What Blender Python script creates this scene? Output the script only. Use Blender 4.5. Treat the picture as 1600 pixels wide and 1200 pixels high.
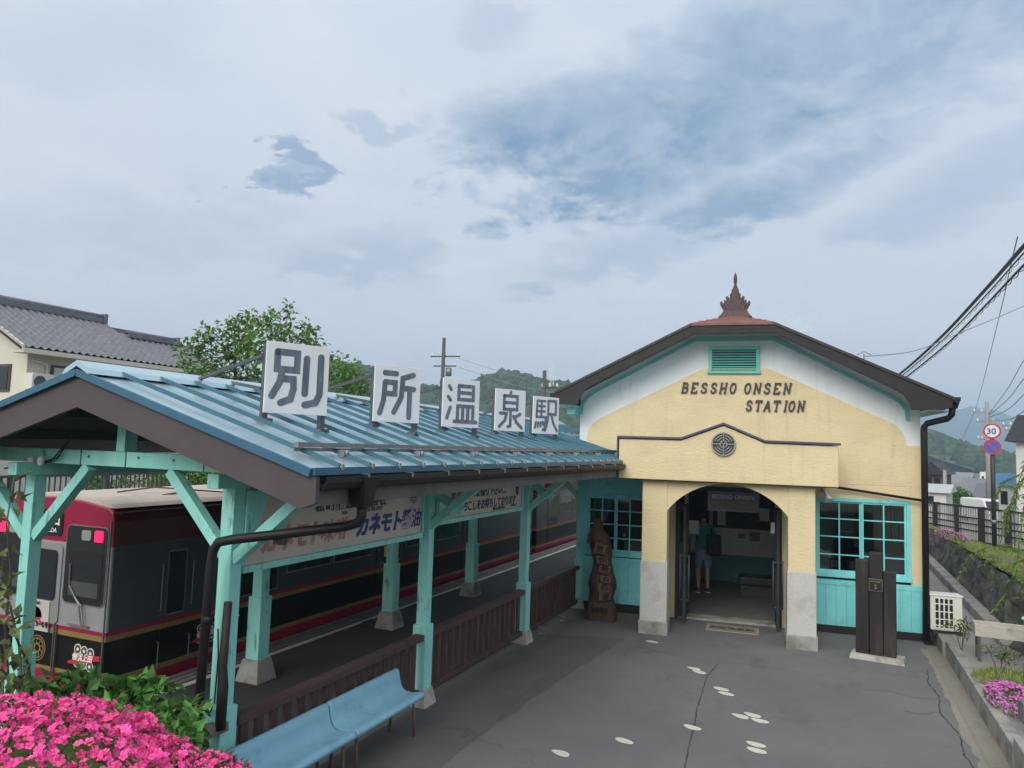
import bpy, bmesh, math, random
from mathutils import Vector, Matrix, noise
R = math.radians
PI = math.pi
sc = bpy.context.scene
for o in list(bpy.data.objects): bpy.data.objects.remove(o)
col = sc.collection
random.seed(7)

# ------------------------------------------------------------------ camera
YAW, PIT, ROL, FPX = R(23.1), math.atan(96/1160), math.atan(.032), 1160.0
EYE = Vector((0, 0, 2.98))
FW = Vector((-math.sin(YAW)*math.cos(PIT), math.cos(YAW)*math.cos(PIT), math.sin(PIT)))
_r0 = Vector((math.cos(YAW), math.sin(YAW), 0)); _u0 = _r0.cross(FW)
RT = _r0*math.cos(ROL) + _u0*math.sin(ROL)
UP = -_r0*math.sin(ROL) + _u0*math.cos(ROL)
cd = bpy.data.cameras.new('camera'); cam = bpy.data.objects.new('camera', cd); col.objects.link(cam)
m3 = Matrix((RT, UP, -FW)).transposed()
cam.matrix_world = Matrix.Translation(EYE) @ m3.to_4x4()
cd.sensor_fit = 'HORIZONTAL'; cd.sensor_width = 36; cd.lens = 36*FPX/1600
cd.clip_start = .05; cd.clip_end = 8000
sc.camera = cam

def at(x, y, d):
    """point seen at pixel (x, y) of the 1600x1200 photo at forward distance d metres"""
    return EYE + (RT*((x-800)/FPX) - UP*((y-600)/FPX) + FW)*d

# ------------------------------------------------------------------ light
sc.view_settings.view_transform = 'Standard'; sc.view_settings.look = 'None'
sc.view_settings.exposure = 0.13; sc.view_settings.gamma = 1
SUN_EL, SUN_AZ = R(33), R(186)          # azimuth clockwise from +Y: behind the camera, a little to its left
w = bpy.data.worlds.new('World'); sc.world = w; w.use_nodes = True
N, L = w.node_tree.nodes, w.node_tree.links
N.clear()
def nd(t, **k):
    n = N.new(t)
    for a, b in k.items(): setattr(n, a, b)
    return n
def wm(op, a, b=None, clamp=False):
    n = nd('ShaderNodeMath', operation=op); n.use_clamp = clamp
    for i, v in enumerate((a, b)):
        if v is None: continue
        if isinstance(v, (int, float)): n.inputs[i].default_value = v
        else: L.new(v, n.inputs[i])
    return n.outputs[0]
def wmix(f, a, b):
    n = nd('ShaderNodeMix', data_type='RGBA')
    for i, v in ((0, f), (6, a), (7, b)):
        if isinstance(v, (int, float)): n.inputs[i].default_value = v
        elif isinstance(v, tuple): n.inputs[i].default_value = v + (1,)
        else: L.new(v, n.inputs[i])
    return n.outputs[2]
out = nd('ShaderNodeOutputWorld'); bg = nd('ShaderNodeBackground')
sky = nd('ShaderNodeTexSky', sky_type='NISHITA'); sky.sun_disc = False
sky.sun_elevation = SUN_EL; sky.sun_rotation = SUN_AZ; sky.air_density = 1.2; sky.dust_density = 2.0
tc = nd('ShaderNodeTexCoord')
sep = nd('ShaderNodeSeparateXYZ'); L.new(tc.outputs['Generated'], sep.inputs[0])
X_, Y_, Z_ = sep.outputs
az = wm('ARCTAN2', X_, Y_)
el = wm('ARCSINE', Z_)
# cloud-layer coordinates: the direction dropped on a flat layer overhead
den = wm('ADD', wm('MAXIMUM', Z_, 0.0), .22)
cmb = nd('ShaderNodeCombineXYZ'); L.new(wm('DIVIDE', X_, den), cmb.inputs[0]); L.new(wm('DIVIDE', Y_, den), cmb.inputs[1])
def wnoise(scale, detail, rough, off=0, dist=0.0):
    mp = nd('ShaderNodeMapping'); L.new(cmb.outputs[0], mp.inputs[0]); mp.inputs['Location'].default_value = (off, off*.7, off*.3)
    n = nd('ShaderNodeTexNoise'); L.new(mp.outputs[0], n.inputs['Vector'])
    n.inputs['Scale'].default_value = scale; n.inputs['Detail'].default_value = detail
    n.inputs['Roughness'].default_value = rough; n.inputs['Distortion'].default_value = dist
    return n.outputs[0]
n1 = wnoise(2.0, 9, .6, 3.1, .5); n2 = wnoise(5.0, 8, .65, 9.3, .4); n3 = wnoise(.9, 6, .6, 5.0, .5); n4 = wnoise(12.0, 7, .7, 1.7, .3)
fray = wm('ADD', wm('MULTIPLY', wm('SUBTRACT', n2, .5), 2.4), wm('MULTIPLY', wm('SUBTRACT', n4, .5), 1.5))
wob1 = wm('MULTIPLY', wm('SUBTRACT', n1, .5), .42); wob2 = wm('MULTIPLY', wm('SUBTRACT', n2, .5), .30)
azw = wm('ADD', az, wm('ADD', wob1, wob2)); elw = wm('ADD', el, wm('MULTIPLY', wm('ADD', wob2, wob1), .55))
def blob(a0, e0, ra, re, rot, amp, sharp=1.0):
    """a bank of darker cloud centred on azimuth a0, elevation e0 (degrees)"""
    da = wm('SUBTRACT', azw, R(a0)); de = wm('SUBTRACT', elw, R(e0))
    c, s = math.cos(R(rot)), math.sin(R(rot))
    p = wm('DIVIDE', wm('ADD', wm('MULTIPLY', da, c), wm('MULTIPLY', de, s)), R(ra))
    q = wm('DIVIDE', wm('SUBTRACT', wm('MULTIPLY', de, c), wm('MULTIPLY', da, s)), R(re))
    d2 = wm('ADD', wm('MULTIPLY', p, p), wm('MULTIPLY', q, q))
    return wm('MULTIPLY', wm('MULTIPLY', wm('ADD', wm('SUBTRACT', 1.15, d2), wm('MULTIPLY', fray, .75)), sharp*1.45, True), amp)
def azel(x, y):
    v = (RT*((x-800)/FPX) - UP*((y-600)/FPX) + FW).normalized()
    return math.degrees(math.atan2(v.x, v.y)), math.degrees(math.asin(v.z))
dark = None
for (px, py, ra, re, rot, amp, sh) in ((890, 225, 11, 5.6, 6, .88, .5), (1110, 165, 15, 6.8, 24, .86, .5), (1410, 20, 21, 7.5, 17, .84, .45), (960, 280, 8, 3.0, 2, .8, .6),
                                       (1190, 300, 9, 2.4, 13, .70, .6), (455, 262, 3.7, 1.6, -4, .66, 1.3), (420, 290, 3.0, .9, 3, .5, 1.2), (560, 415, 9, 2.0, 5, .30, .6),
                                       (985, 395, 9.0, 2.0, 10, .34, .6), (650, 165, 3.2, 1.3, -10, .30, .8), (240, 360, 10, 3, 5, .22, .6), (1450, 330, 9, 2.2, 15, .30, .6), (120, 60, 10, 4, 10, .2, .6), (760, 40, 5, 2, 10, .2, .7)):
    a, e = azel(px, py)
    b = blob(a, e, ra, re, rot, amp, sh)
    dark = b if dark is None else wm('MAXIMUM', dark, b)
dark = wm('MULTIPLY', dark, wm('ADD', .60, wm('ADD', wm('MULTIPLY', n2, .5), wm('MULTIPLY', n1, .5))), True)
gen = wm('MULTIPLY', wm('SUBTRACT', n3, .46), 1.6, True)              # faint mottling everywhere
hor = wm('SUBTRACT', 1.0, wm('MULTIPLY', wm('MAXIMUM', el, 0.0), 1.7), True)
CL_LIGHT = (.67, .755, .865); CL_LOW = (.68, .67, .75); CL_DARK = (.185, .315, .505); CL_MOT = (.51, .565, .69)
c0 = wmix(wm('POWER', hor, 1.6), CL_LIGHT, CL_LOW)
c1 = wmix(wm('MULTIPLY', gen, .55), c0, CL_MOT)
brt = wm('MULTIPLY', wm('SUBTRACT', wm('ADD', wm('ADD', wm('MULTIPLY', n1, .5), wm('MULTIPLY', n2, .35)), wm('MULTIPLY', n4, .15)), .49), 5.0, True)
c1b = wmix(wm('MULTIPLY', brt, .7), c1, (.80, .84, .90))
c2 = wmix(dark, c1b, CL_DARK)
bk = nd('ShaderNodeVectorMath', operation='DOT_PRODUCT'); L.new(tc.outputs['Generated'], bk.inputs[0])
bk.inputs[1].default_value = (math.sin(SUN_AZ)*math.cos(SUN_EL), math.cos(SUN_AZ)*math.cos(SUN_EL), math.sin(SUN_EL))
glow = wm('POWER', wm('MAXIMUM', wm('ADD', wm('MULTIPLY', bk.outputs['Value'], .6), .35), 0.0), 2.0)   # thin bright cloud round the hidden sun
c3 = wmix(wm('MULTIPLY', glow, .9, True), c2, (1.75, 1.68, 1.55))
skb = nd('ShaderNodeVectorMath', operation='SCALE'); L.new(sky.outputs[0], skb.inputs[0]); skb.inputs[3].default_value = .09
fin = wmix(.90, skb.outputs[0], c3)
L.new(fin, bg.inputs[0]); bg.inputs[1].default_value = 1.0
L.new(bg.outputs[0], out.inputs[0])

sd = bpy.data.lights.new('sun', 'SUN'); sun = bpy.data.objects.new('sun', sd); col.objects.link(sun)
sd.energy = 2.1; sd.angle = R(32); sd.color = (1, .95, .87)
sv = Vector((math.sin(SUN_AZ)*math.cos(SUN_EL), math.cos(SUN_AZ)*math.cos(SUN_EL), math.sin(SUN_EL)))
sun.rotation_euler = (-sv).to_track_quat('-Z', 'Y').to_euler()
cy = sc.cycles
cy.use_denoising = True; cy.max_bounces = 8; cy.diffuse_bounces = 4; cy.glossy_bounces = 3; cy.transparent_max_bounces = 12
cy.transmission_bounces = 4; cy.volume_bounces = 0; cy.sample_clamp_indirect = 6

# ------------------------------------------------------------------ materials
def mat(name, c, rough=.7, var=.12, scale=6, bump=0, bscale=40, metal=0, c2=None, mix=0, mscale=2.5, stretch=(1, 1, 1), spec=.5, isl=0, sharp=None, emit=None, estr=0, trans=0, streak=None, samt=.5):
    """base colour c varied by noise; c2 mixed in patches (wear, dirt, moss); bump noise; isl = random value per island"""
    m = bpy.data.materials.new(name); m.use_nodes = True
    nt = m.node_tree; n = nt.nodes; l = nt.links
    b = n['Principled BSDF']; b.inputs['Roughness'].default_value = rough; b.inputs['Metallic'].default_value = metal
    b.inputs['Specular IOR Level'].default_value = spec
    t = n.new('ShaderNodeTexCoord'); mp = n.new('ShaderNodeMapping'); mp.inputs['Scale'].default_value = stretch
    l.new(t.outputs['Object'], mp.inputs[0])
    def no(s, d=5, r=.6):
        q = n.new('ShaderNodeTexNoise'); q.inputs['Scale'].default_value = s; q.inputs['Detail'].default_value = d; q.inputs['Roughness'].default_value = r
        l.new(mp.outputs[0], q.inputs['Vector']); return q.outputs[0]
    def mx(f, A, B):
        q = n.new('ShaderNodeMix'); q.data_type = 'RGBA'
        for i, v in ((0, f), (6, A), (7, B)):
            if isinstance(v, (int, float)): q.inputs[i].default_value = v
            elif isinstance(v, tuple): q.inputs[i].default_value = v + (1,)
            else: l.new(v, q.inputs[i])
        return q.outputs[2]
    def ramp(v, a, bb):
        q = n.new('ShaderNodeMapRange'); q.inputs[1].default_value = a; q.inputs[2].default_value = bb; l.new(v, q.inputs[0]); return q.outputs[0]
    lo = tuple(max(0, x*(1-var)) for x in c); hi = tuple(min(1, x*(1+var)) for x in c)
    cc = mx(ramp(no(scale), .3, .7), lo, hi)
    if isl:
        g = n.new('ShaderNodeNewGeometry')
        hs = n.new('ShaderNodeHueSaturation'); l.new(cc, hs.inputs['Color'])
        l.new(ramp2(n, l, g.outputs['Random Per Island'], 1-isl, 1+isl), hs.inputs['Value'])
        q = n.new('ShaderNodeMath'); q.operation = 'MULTIPLY_ADD'; l.new(g.outputs['Random Per Island'], q.inputs[0]); q.inputs[1].default_value = .06*isl; q.inputs[2].default_value = .5-.03*isl
        l.new(q.outputs[0], hs.inputs['Hue'])
        cc = hs.outputs[0]
    if c2 and mix:
        a = sharp[0] if sharp else .62-mix*.35; bb = sharp[1] if sharp else a+.16
        cc = mx(ramp(no(mscale, 7, .65), a, bb), cc, c2)
    if streak:
        m2 = n.new('ShaderNodeMapping'); m2.inputs['Scale'].default_value = (9, 9, .7); l.new(t.outputs['Object'], m2.inputs[0])
        q = n.new('ShaderNodeTexNoise'); q.inputs['Scale'].default_value = 1.0; q.inputs['Detail'].default_value = 6; q.inputs['Roughness'].default_value = .65; l.new(m2.outputs[0], q.inputs['Vector'])
        f1 = ramp(q.outputs[0], .54, .74); f2 = ramp(no(.9, 4, .6), .42, .62)
        q = n.new('ShaderNodeMath'); q.operation = 'MULTIPLY'; l.new(f1, q.inputs[0]); l.new(f2, q.inputs[1])
        q2 = n.new('ShaderNodeMath'); q2.operation = 'MULTIPLY'; l.new(q.outputs[0], q2.inputs[0]); q2.inputs[1].default_value = samt
        cc = mx(q2.outputs[0], cc, streak)
    l.new(cc, b.inputs['Base Color'])
    if bump:
        bp = n.new('ShaderNodeBump'); bp.inputs['Strength'].default_value = min(1, bump); bp.inputs['Distance'].default_value = .02*max(1, bump)
        l.new(no(bscale, 6, .65), bp.inputs['Height']); l.new(bp.outputs[0], b.inputs['Normal'])
    if rough > .15:
        l.new(ramp2(n, l, no(scale*1.7), max(.02, rough-.1), min(1, rough+.1)), b.inputs['Roughness'])
    if emit:
        b.inputs['Emission Color'].default_value = emit + (1,); b.inputs['Emission Strength'].default_value = estr
    if trans:
        b.inputs['Subsurface Weight'].default_value = 0
        tr = n.new('ShaderNodeBsdfTranslucent'); l.new(cc, tr.inputs[0]); mxs = n.new('ShaderNodeMixShader'); mxs.inputs[0].default_value = trans
        l.new(b.outputs[0], mxs.inputs[1]); l.new(tr.outputs[0], mxs.inputs[2]); l.new(mxs.outputs[0], n['Material Output'].inputs[0])
    return m
def ramp2(n, l, v, a, b):
    q = n.new('ShaderNodeMapRange'); q.inputs[3].default_value = a; q.inputs[4].default_value = b; l.new(v, q.inputs[0]); return q.outputs[0]
def glass_mat(name, tint=(.35, .4, .42), refl=.10):
    m = bpy.data.materials.new(name); m.use_nodes = True; nt = m.node_tree; n = nt.nodes; l = nt.links; n.clear()
    o = n.new('ShaderNodeOutputMaterial'); mx = n.new('ShaderNodeMixShader'); tr = n.new('ShaderNodeBsdfTransparent'); gl = n.new('ShaderNodeBsdfGlossy')
    tr.inputs[0].default_value = tint + (1,); gl.inputs['Roughness'].default_value = .03; gl.inputs[0].default_value = (.9, .95, 1, 1)
    fr = n.new('ShaderNodeFresnel'); fr.inputs[0].default_value = 1.45
    ad = n.new('ShaderNodeMath'); ad.operation = 'ADD'; ad.use_clamp = True; ad.inputs[1].default_value = refl; l.new(fr.outputs[0], ad.inputs[0])
    tcn = n.new('ShaderNodeTexCoord'); ns = n.new('ShaderNodeTexNoise'); ns.inputs['Scale'].default_value = 1.3; l.new(tcn.outputs['Object'], ns.inputs['Vector'])
    bp = n.new('ShaderNodeBump'); bp.inputs['Strength'].default_value = .05; bp.inputs['Distance'].default_value = .05; l.new(ns.outputs[0], bp.inputs['Height']); l.new(bp.outputs[0], gl.inputs['Normal'])
    l.new(ad.outputs[0], mx.inputs[0]); l.new(tr.outputs[0], mx.inputs[1]); l.new(gl.outputs[0], mx.inputs[2]); l.new(mx.outputs[0], o.inputs[0])
    return m
M = {}
M['teal'] = mat('teal_paint', (.27, .66, .60), .55, .12, 5, .25, 45, c2=(.13, .26, .23), mix=.22, mscale=8, stretch=(1.3, 1.3, .3), sharp=(.60, .68), streak=(.12, .30, .27), samt=.7)
M['teal_wall'] = mat('teal_board_paint', (.19, .64, .66), .5, .08, 4, .15, 50, c2=(.15, .50, .51), mix=.2, mscale=3, streak=(.10, .27, .27), samt=.6)
M['tealtrim'] = mat('teal_trim_paint', (.13, .47, .42), .5, .08, 6)
M['yellow'] = mat('yellow_stucco', (.67, .57, .35), .85, .05, 3, .55, 24, stretch=(.7, .7, 1.3), c2=(.62, .52, .325), mix=.25, mscale=1.7, sharp=(.5, .72), streak=(.42, .36, .25), samt=.75)
M['white_wall'] = mat('white_plaster', (.66, .71, .74), .8, .04, 3, .06, 40, streak=(.40, .42, .41), samt=.8)
M['granite'] = mat('grey_stone_render', (.48, .48, .47), .8, .10, 30, .1, 120, c2=(.34, .33, .28), mix=.3, mscale=2.2, sharp=(.52, .75), streak=(.22, .21, .17), samt=.7)
M['concrete'] = mat('concrete', (.30, .295, .28), .88, .16, 5, .25, 60, c2=(.15, .145, .13), mix=.4, mscale=2.0)
M['concrete_pale'] = mat('pale_concrete', (.42, .40, .36), .88, .12, 8, .2, 70, c2=(.25, .235, .20), mix=.35, mscale=4)
M['brown'] = mat('dark_brown_board', (.060, .047, .050), .6, .16, 4, .1, 40, stretch=(1, 1, .4))
M['barge'] = mat('barge_board_brown', (.070, .056, .062), .6, .10, 3, .06, 30)
M['browndark'] = mat('dark_timber', (.012, .009, .010), .6, .25, 6, .15, 50, stretch=(1, 1, .3))
M['fence'] = mat('fence_brown', (.065, .036, .036), .7, .22, 8, .2, 60, c2=(.12, .09, .08), mix=.2, mscale=9, stretch=(1, 1, .4), sharp=(.6, .8))
M['greywood'] = mat('weathered_wood', (.16, .14, .12), .85, .25, 7, .35, 40, stretch=(.5, .3, 1))
M['roofblue'] = mat('blue_roof_metal', (.52, .68, .75), .30, .06, 2.2, .05, 9, metal=.6, c2=(.44, .60, .67), mix=.3, mscale=1.3, sharp=(.48, .70))
M['roofseam_shade'] = mat('blue_roof_seam_shade', (.035, .12, .17), .4, .1, 4)  # darker than the panels: shading on the seam sides put into the colour
M['roofedge'] = mat('blue_roof_edge', (.035, .12, .20), .4, .1, 4)
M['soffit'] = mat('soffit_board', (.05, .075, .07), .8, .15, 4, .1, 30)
M['eavegrey'] = mat('eave_grey_board', (.13, .125, .13), .7, .12, 3, .05, 20, c2=(.09, .085, .085), mix=.3)
M['gutter'] = mat('dark_gutter', (.014, .012, .014), .5, .2, 6, spec=.35)
M['crack'] = mat('crack_dirt', (.035, .035, .036), .9, .2, 8)
M['steel'] = mat('galvanised_steel', (.24, .24, .25), .45, .15, 12, metal=.6)
M['darksteel'] = mat('dark_steel', (.085, .09, .10), .5, .2, 10, metal=.3, c2=(.13, .075, .05), mix=.2, mscale=14, sharp=(.6, .72))
M['signwhite'] = mat('sign_enamel', (.66, .69, .73), .4, .03, 3, c2=(.56, .57, .57), mix=.15, mscale=3, sharp=(.6, .85), stretch=(1, 1, .3))
M['signink'] = mat('brushed_grey_ink', (.105, .13, .175), .5, .35, 14, c2=(.27, .31, .36), mix=.3, mscale=16, stretch=(1.6, 1.6, .25), sharp=(.62, .78))
M['adboard'] = mat('aged_cream_board', (.58, .52, .46), .6, .06, 2, c2=(.44, .36, .30), mix=.35, mscale=1.4, sharp=(.5, .8))
M['adblue'] = mat('blue_lettering', (.035, .05, .22), .6, .15, 20)
M['adnavy'] = mat('navy_lettering', (.035, .045, .10), .6, .15, 20)
M['adred'] = mat('faded_red_lettering', (.44, .20, .18), .7, .2, 9, c2=(.42, .34, .29), mix=.4, mscale=5, sharp=(.48, .62))
M['bench'] = mat('blue_moulded_plastic', (.22, .45, .60), .5, .08, 4, .06, 30, c2=(.15, .33, .47), mix=.3, mscale=4, sharp=(.5, .7), streak=(.29, .45, .54), samt=.5)
M['rust'] = mat('rusty_tube', (.17, .09, .055), .7, .3, 18, .2, 60)
M['roofbrown'] = mat('brown_roof_metal', (.025, .019, .021), .45, .15, 5)
M['rooftile'] = mat('red_brown_roof', (.21, .085, .075), .6, .2, 6, .15, 30)
M['finial'] = mat('weathered_bronze', (.075, .052, .05), .65, .3, 12, .3, 40)
M['letter'] = mat('dark_cast_letter', (.040, .042, .05), .5, .15, 12)
M['navytrim'] = mat('navy_coping', (.055, .065, .12), .5, .1, 5)
M['embring'] = mat('emblem_grey', (.30, .29, .27), .6, .1, 12)
M['embdark'] = mat('emblem_black', (.022, .022, .026), .5, .1, 12)
M['glass'] = glass_mat('window_glass', (.42, .47, .48), .05)
M['darkglass'] = glass_mat('dark_glass', (.20, .23, .25), .05)
M['intwhite'] = mat('interior_plaster', (.74, .73, .69), .85, .06, 3)
M['intteal'] = mat('interior_teal_panel', (.07, .24, .22), .6, .1, 4)
M['intdark'] = mat('interior_dark_wood', (.025, .026, .03), .6, .2, 5)
M['intfloor'] = mat('interior_floor', (.14, .14, .14), .6, .15, 5)
M['blind'] = mat('window_blind', (.20, .21, .20), .7, .1, 4)
M['paper'] = mat('paper', (.78, .78, .77), .8, .03, 5)
M['signblue'] = mat('sign_blue_lettering', (.12, .17, .30), .6, .1, 8)
M['black'] = mat('black_paint', (.012, .012, .014), .45, .2, 8)
M['rubber'] = mat('black_rubber', (.02, .02, .02), .7, .2, 20)
M['whitepaint'] = mat('white_enamel', (.72, .72, .70), .4, .04, 6)
M['acwhite'] = mat('ivory_enamel', (.62, .62, .58), .45, .05, 5, c2=(.48, .46, .40), mix=.2, mscale=5, sharp=(.6, .85))
M['footpaint'] = mat('worn_ground_paint', (.58, .57, .50), .8, .1, 18, .15, 80, c2=(.36, .35, .31), mix=.35, mscale=24, sharp=(.56, .68))
M['monument'] = mat('stained_black_timber', (.012, .0095, .010), .65, .4, 5, .3, 30, stretch=(1.5, 1.5, .25), c2=(.045, .033, .03), mix=.3, mscale=4)
M['carve'] = mat('carved_brown_wood', (.085, .046, .032), .7, .3, 7, .6, 22, stretch=(1, 1, .5), c2=(.04, .022, .018), mix=.4, mscale=4)
M['carvepale'] = mat('cut_wood_face', (.16, .085, .055), .7, .2, 9, .2, 30)
M['leaf'] = mat('leaf_green', (.105, .215, .035), .6, .25, 3, isl=.45, trans=.25, spec=.3)
M['leafdark'] = mat('hydrangea_leaf', (.075, .20, .040), .55, .25, 4, isl=.45, trans=.18, spec=.35)
M['leafpale'] = mat('young_leaf', (.17, .28, .05), .6, .2, 3, isl=.35, trans=.3, spec=.3)
M['leafolive'] = mat('olive_leaf', (.10, .135, .045), .6, .25, 3, isl=.4, trans=.2, spec=.3)
M['azfoliage'] = mat('azalea_leaf', (.08, .13, .03), .6, .25, 5, isl=.45, trans=.15, spec=.3)
M['pink'] = mat('azalea_petal', (1.0, .105, .40), .6, .16, 9, isl=.24, trans=.08, spec=.1)
M['stamen'] = mat('stamen', (.80, .32, .36), .6, .1, 9)
M['phlox'] = mat('phlox_petal', (.58, .13, .46), .6, .15, 9, isl=.35, trans=.15)
M['grass'] = mat('grass_blade', (.24, .30, .09), .7, .2, 4, isl=.4, trans=.2)
M['bark'] = mat('bark', (.085, .070, .058), .9, .3, 12, .4, 40)
M['stonewall'] = mat('mossy_dark_stone', (.080, .080, .078), .95, .65, 4, 1.2, 12, c2=(.060, .072, .035), mix=.4, mscale=2.6)
M['roadfence'] = mat('road_fence_brown', (.030, .026, .028), .5, .15, 8)
M['roadfencepale'] = mat('fence_pale_slat', (.30, .30, .31), .5, .1, 8)
M['housewall'] = mat('cream_render', (.60, .58, .50), .85, .05, 2, .05, 50)
M['housewall2'] = mat('pale_render', (.56, .55, .53), .85, .06, 2)
M['tileroof'] = mat('grey_clay_tile', (.135, .135, .16), .35, .22, 5, isl=.22)
M['wframe'] = mat('brown_window_frame', (.07, .05, .045), .5, .1, 8)
M['curtain'] = mat('curtain_cloth', (.55, .55, .56), .9, .1, 8)
M['pole'] = mat('concrete_pole', (.27, .27, .27), .85, .12, 8)
M['wpole'] = mat('dark_wood_pole', (.08, .072, .072), .85, .2, 8)
M['wire'] = mat('wire', (.035, .036, .04), .5, .1, 8)
M['wirepale'] = mat('wire_weathered', (.20, .21, .23), .5, .1, 8)
M['signred'] = mat('road_sign_red', (.48, .03, .05), .45, .05, 8)
M['signblu'] = mat('road_sign_blue', (.03, .10, .42), .45, .05, 8)
M['hill'] = mat('hill_ground', (.055, .085, .035), .95, .25, .03, c2=(.15, .17, .055), mix=.3, mscale=.02)
M['forest'] = mat('forest_crowns', (.032, .062, .024), .95, .35, .35, isl=.5, bump=3, bscale=1.1, c2=(.018, .036, .016), mix=.4, mscale=.5)
M['mountain'] = mat('far_mountain', (.03, .06, .06), .95, .3, .01, bump=0)
M['shirt'] = mat('teal_shirt', (.02, .25, .21), .85, .12, 12, .1, 80)
M['denim'] = mat('faded_denim', (.20, .29, .40), .85, .15, 20, .1, 120)
M['skin'] = mat('skin', (.48, .28, .20), .6, .06, 12)
M['hair'] = mat('dark_hair', (.014, .011, .011), .5, .3, 30, .2, 90)
M['pack'] = mat('dark_nylon', (.018, .019, .026), .7, .2, 15, .1, 80)
M['tred'] = mat('train_red', (.27, .010, .045), .28, .05, 3)
M['tredroof'] = mat('train_roof_beige', (.50, .44, .39), .6, .08, 3, c2=(.38, .33, .29), mix=.3, mscale=1.3)
M['tsilver'] = mat('train_silver', (.34, .345, .35), .35, .05, 3, metal=.4)
M['gold'] = mat('gold_paint', (.24, .165, .055), .4, .1, 6)
M['lampred'] = mat('tail_lamp_lit', (.6, .02, .06), .3, .03, 5, emit=(1, .01, .09), estr=1.6)
M['lampclear'] = mat('lamp_glass', (.25, .3, .28), .15, .1, 8)
M['stucco_s'] = M['yellow']
def zbands(name, bands, rough=.3, metal=0):
    """paint scheme in horizontal bands of height (object z)"""
    m = bpy.data.materials.new(name); m.use_nodes = True; nt = m.node_tree; n = nt.nodes; l = nt.links
    b = n['Principled BSDF']; b.inputs['Roughness'].default_value = rough; b.inputs['Metallic'].default_value = metal
    t = n.new('ShaderNodeTexCoord'); s = n.new('ShaderNodeSeparateXYZ'); l.new(t.outputs['Object'], s.inputs[0])
    mr = n.new('ShaderNodeMapRange'); mr.inputs[1].default_value = -1; mr.inputs[2].default_value = 3; l.new(s.outputs[2], mr.inputs[0])
    cr = n.new('ShaderNodeValToRGB'); cr.color_ramp.interpolation = 'CONSTANT'; l.new(mr.outputs[0], cr.inputs[0])
    els = cr.color_ramp.elements
    for i, (z, c) in enumerate(bands):
        p = (z+1)/4
        e = els[i] if i < 2 else els.new(p)
        e.position = p; e.color = c + (1,)
    ns = n.new('ShaderNodeTexNoise'); ns.inputs['Scale'].default_value = 2.5; l.new(t.outputs['Object'], ns.inputs['Vector'])
    mr2 = n.new('ShaderNodeMapRange'); mr2.inputs[3].default_value = .85; mr2.inputs[4].default_value = 1.12; l.new(ns.outputs[0], mr2.inputs[0])
    hs = n.new('ShaderNodeHueSaturation'); l.new(cr.outputs[0], hs.inputs['Color']); l.new(mr2.outputs[0], hs.inputs['Value'])
    l.new(hs.outputs[0], b.inputs['Base Color'])
    return m
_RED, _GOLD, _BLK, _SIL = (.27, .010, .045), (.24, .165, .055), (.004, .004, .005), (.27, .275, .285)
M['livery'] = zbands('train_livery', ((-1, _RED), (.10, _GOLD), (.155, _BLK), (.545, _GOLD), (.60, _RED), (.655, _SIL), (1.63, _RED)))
M['livery_shaded'] = zbands('train_livery_side_shaded', ((-1, _RED), (.05, _GOLD), (.12, _BLK), (.545, _GOLD), (.60, _RED), (.655, (.058, .062, .074)), (1.63, (.085, .004, .017))), .28)  # silver and upper red darkened here: the canopy's shade painted into the sides

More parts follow.
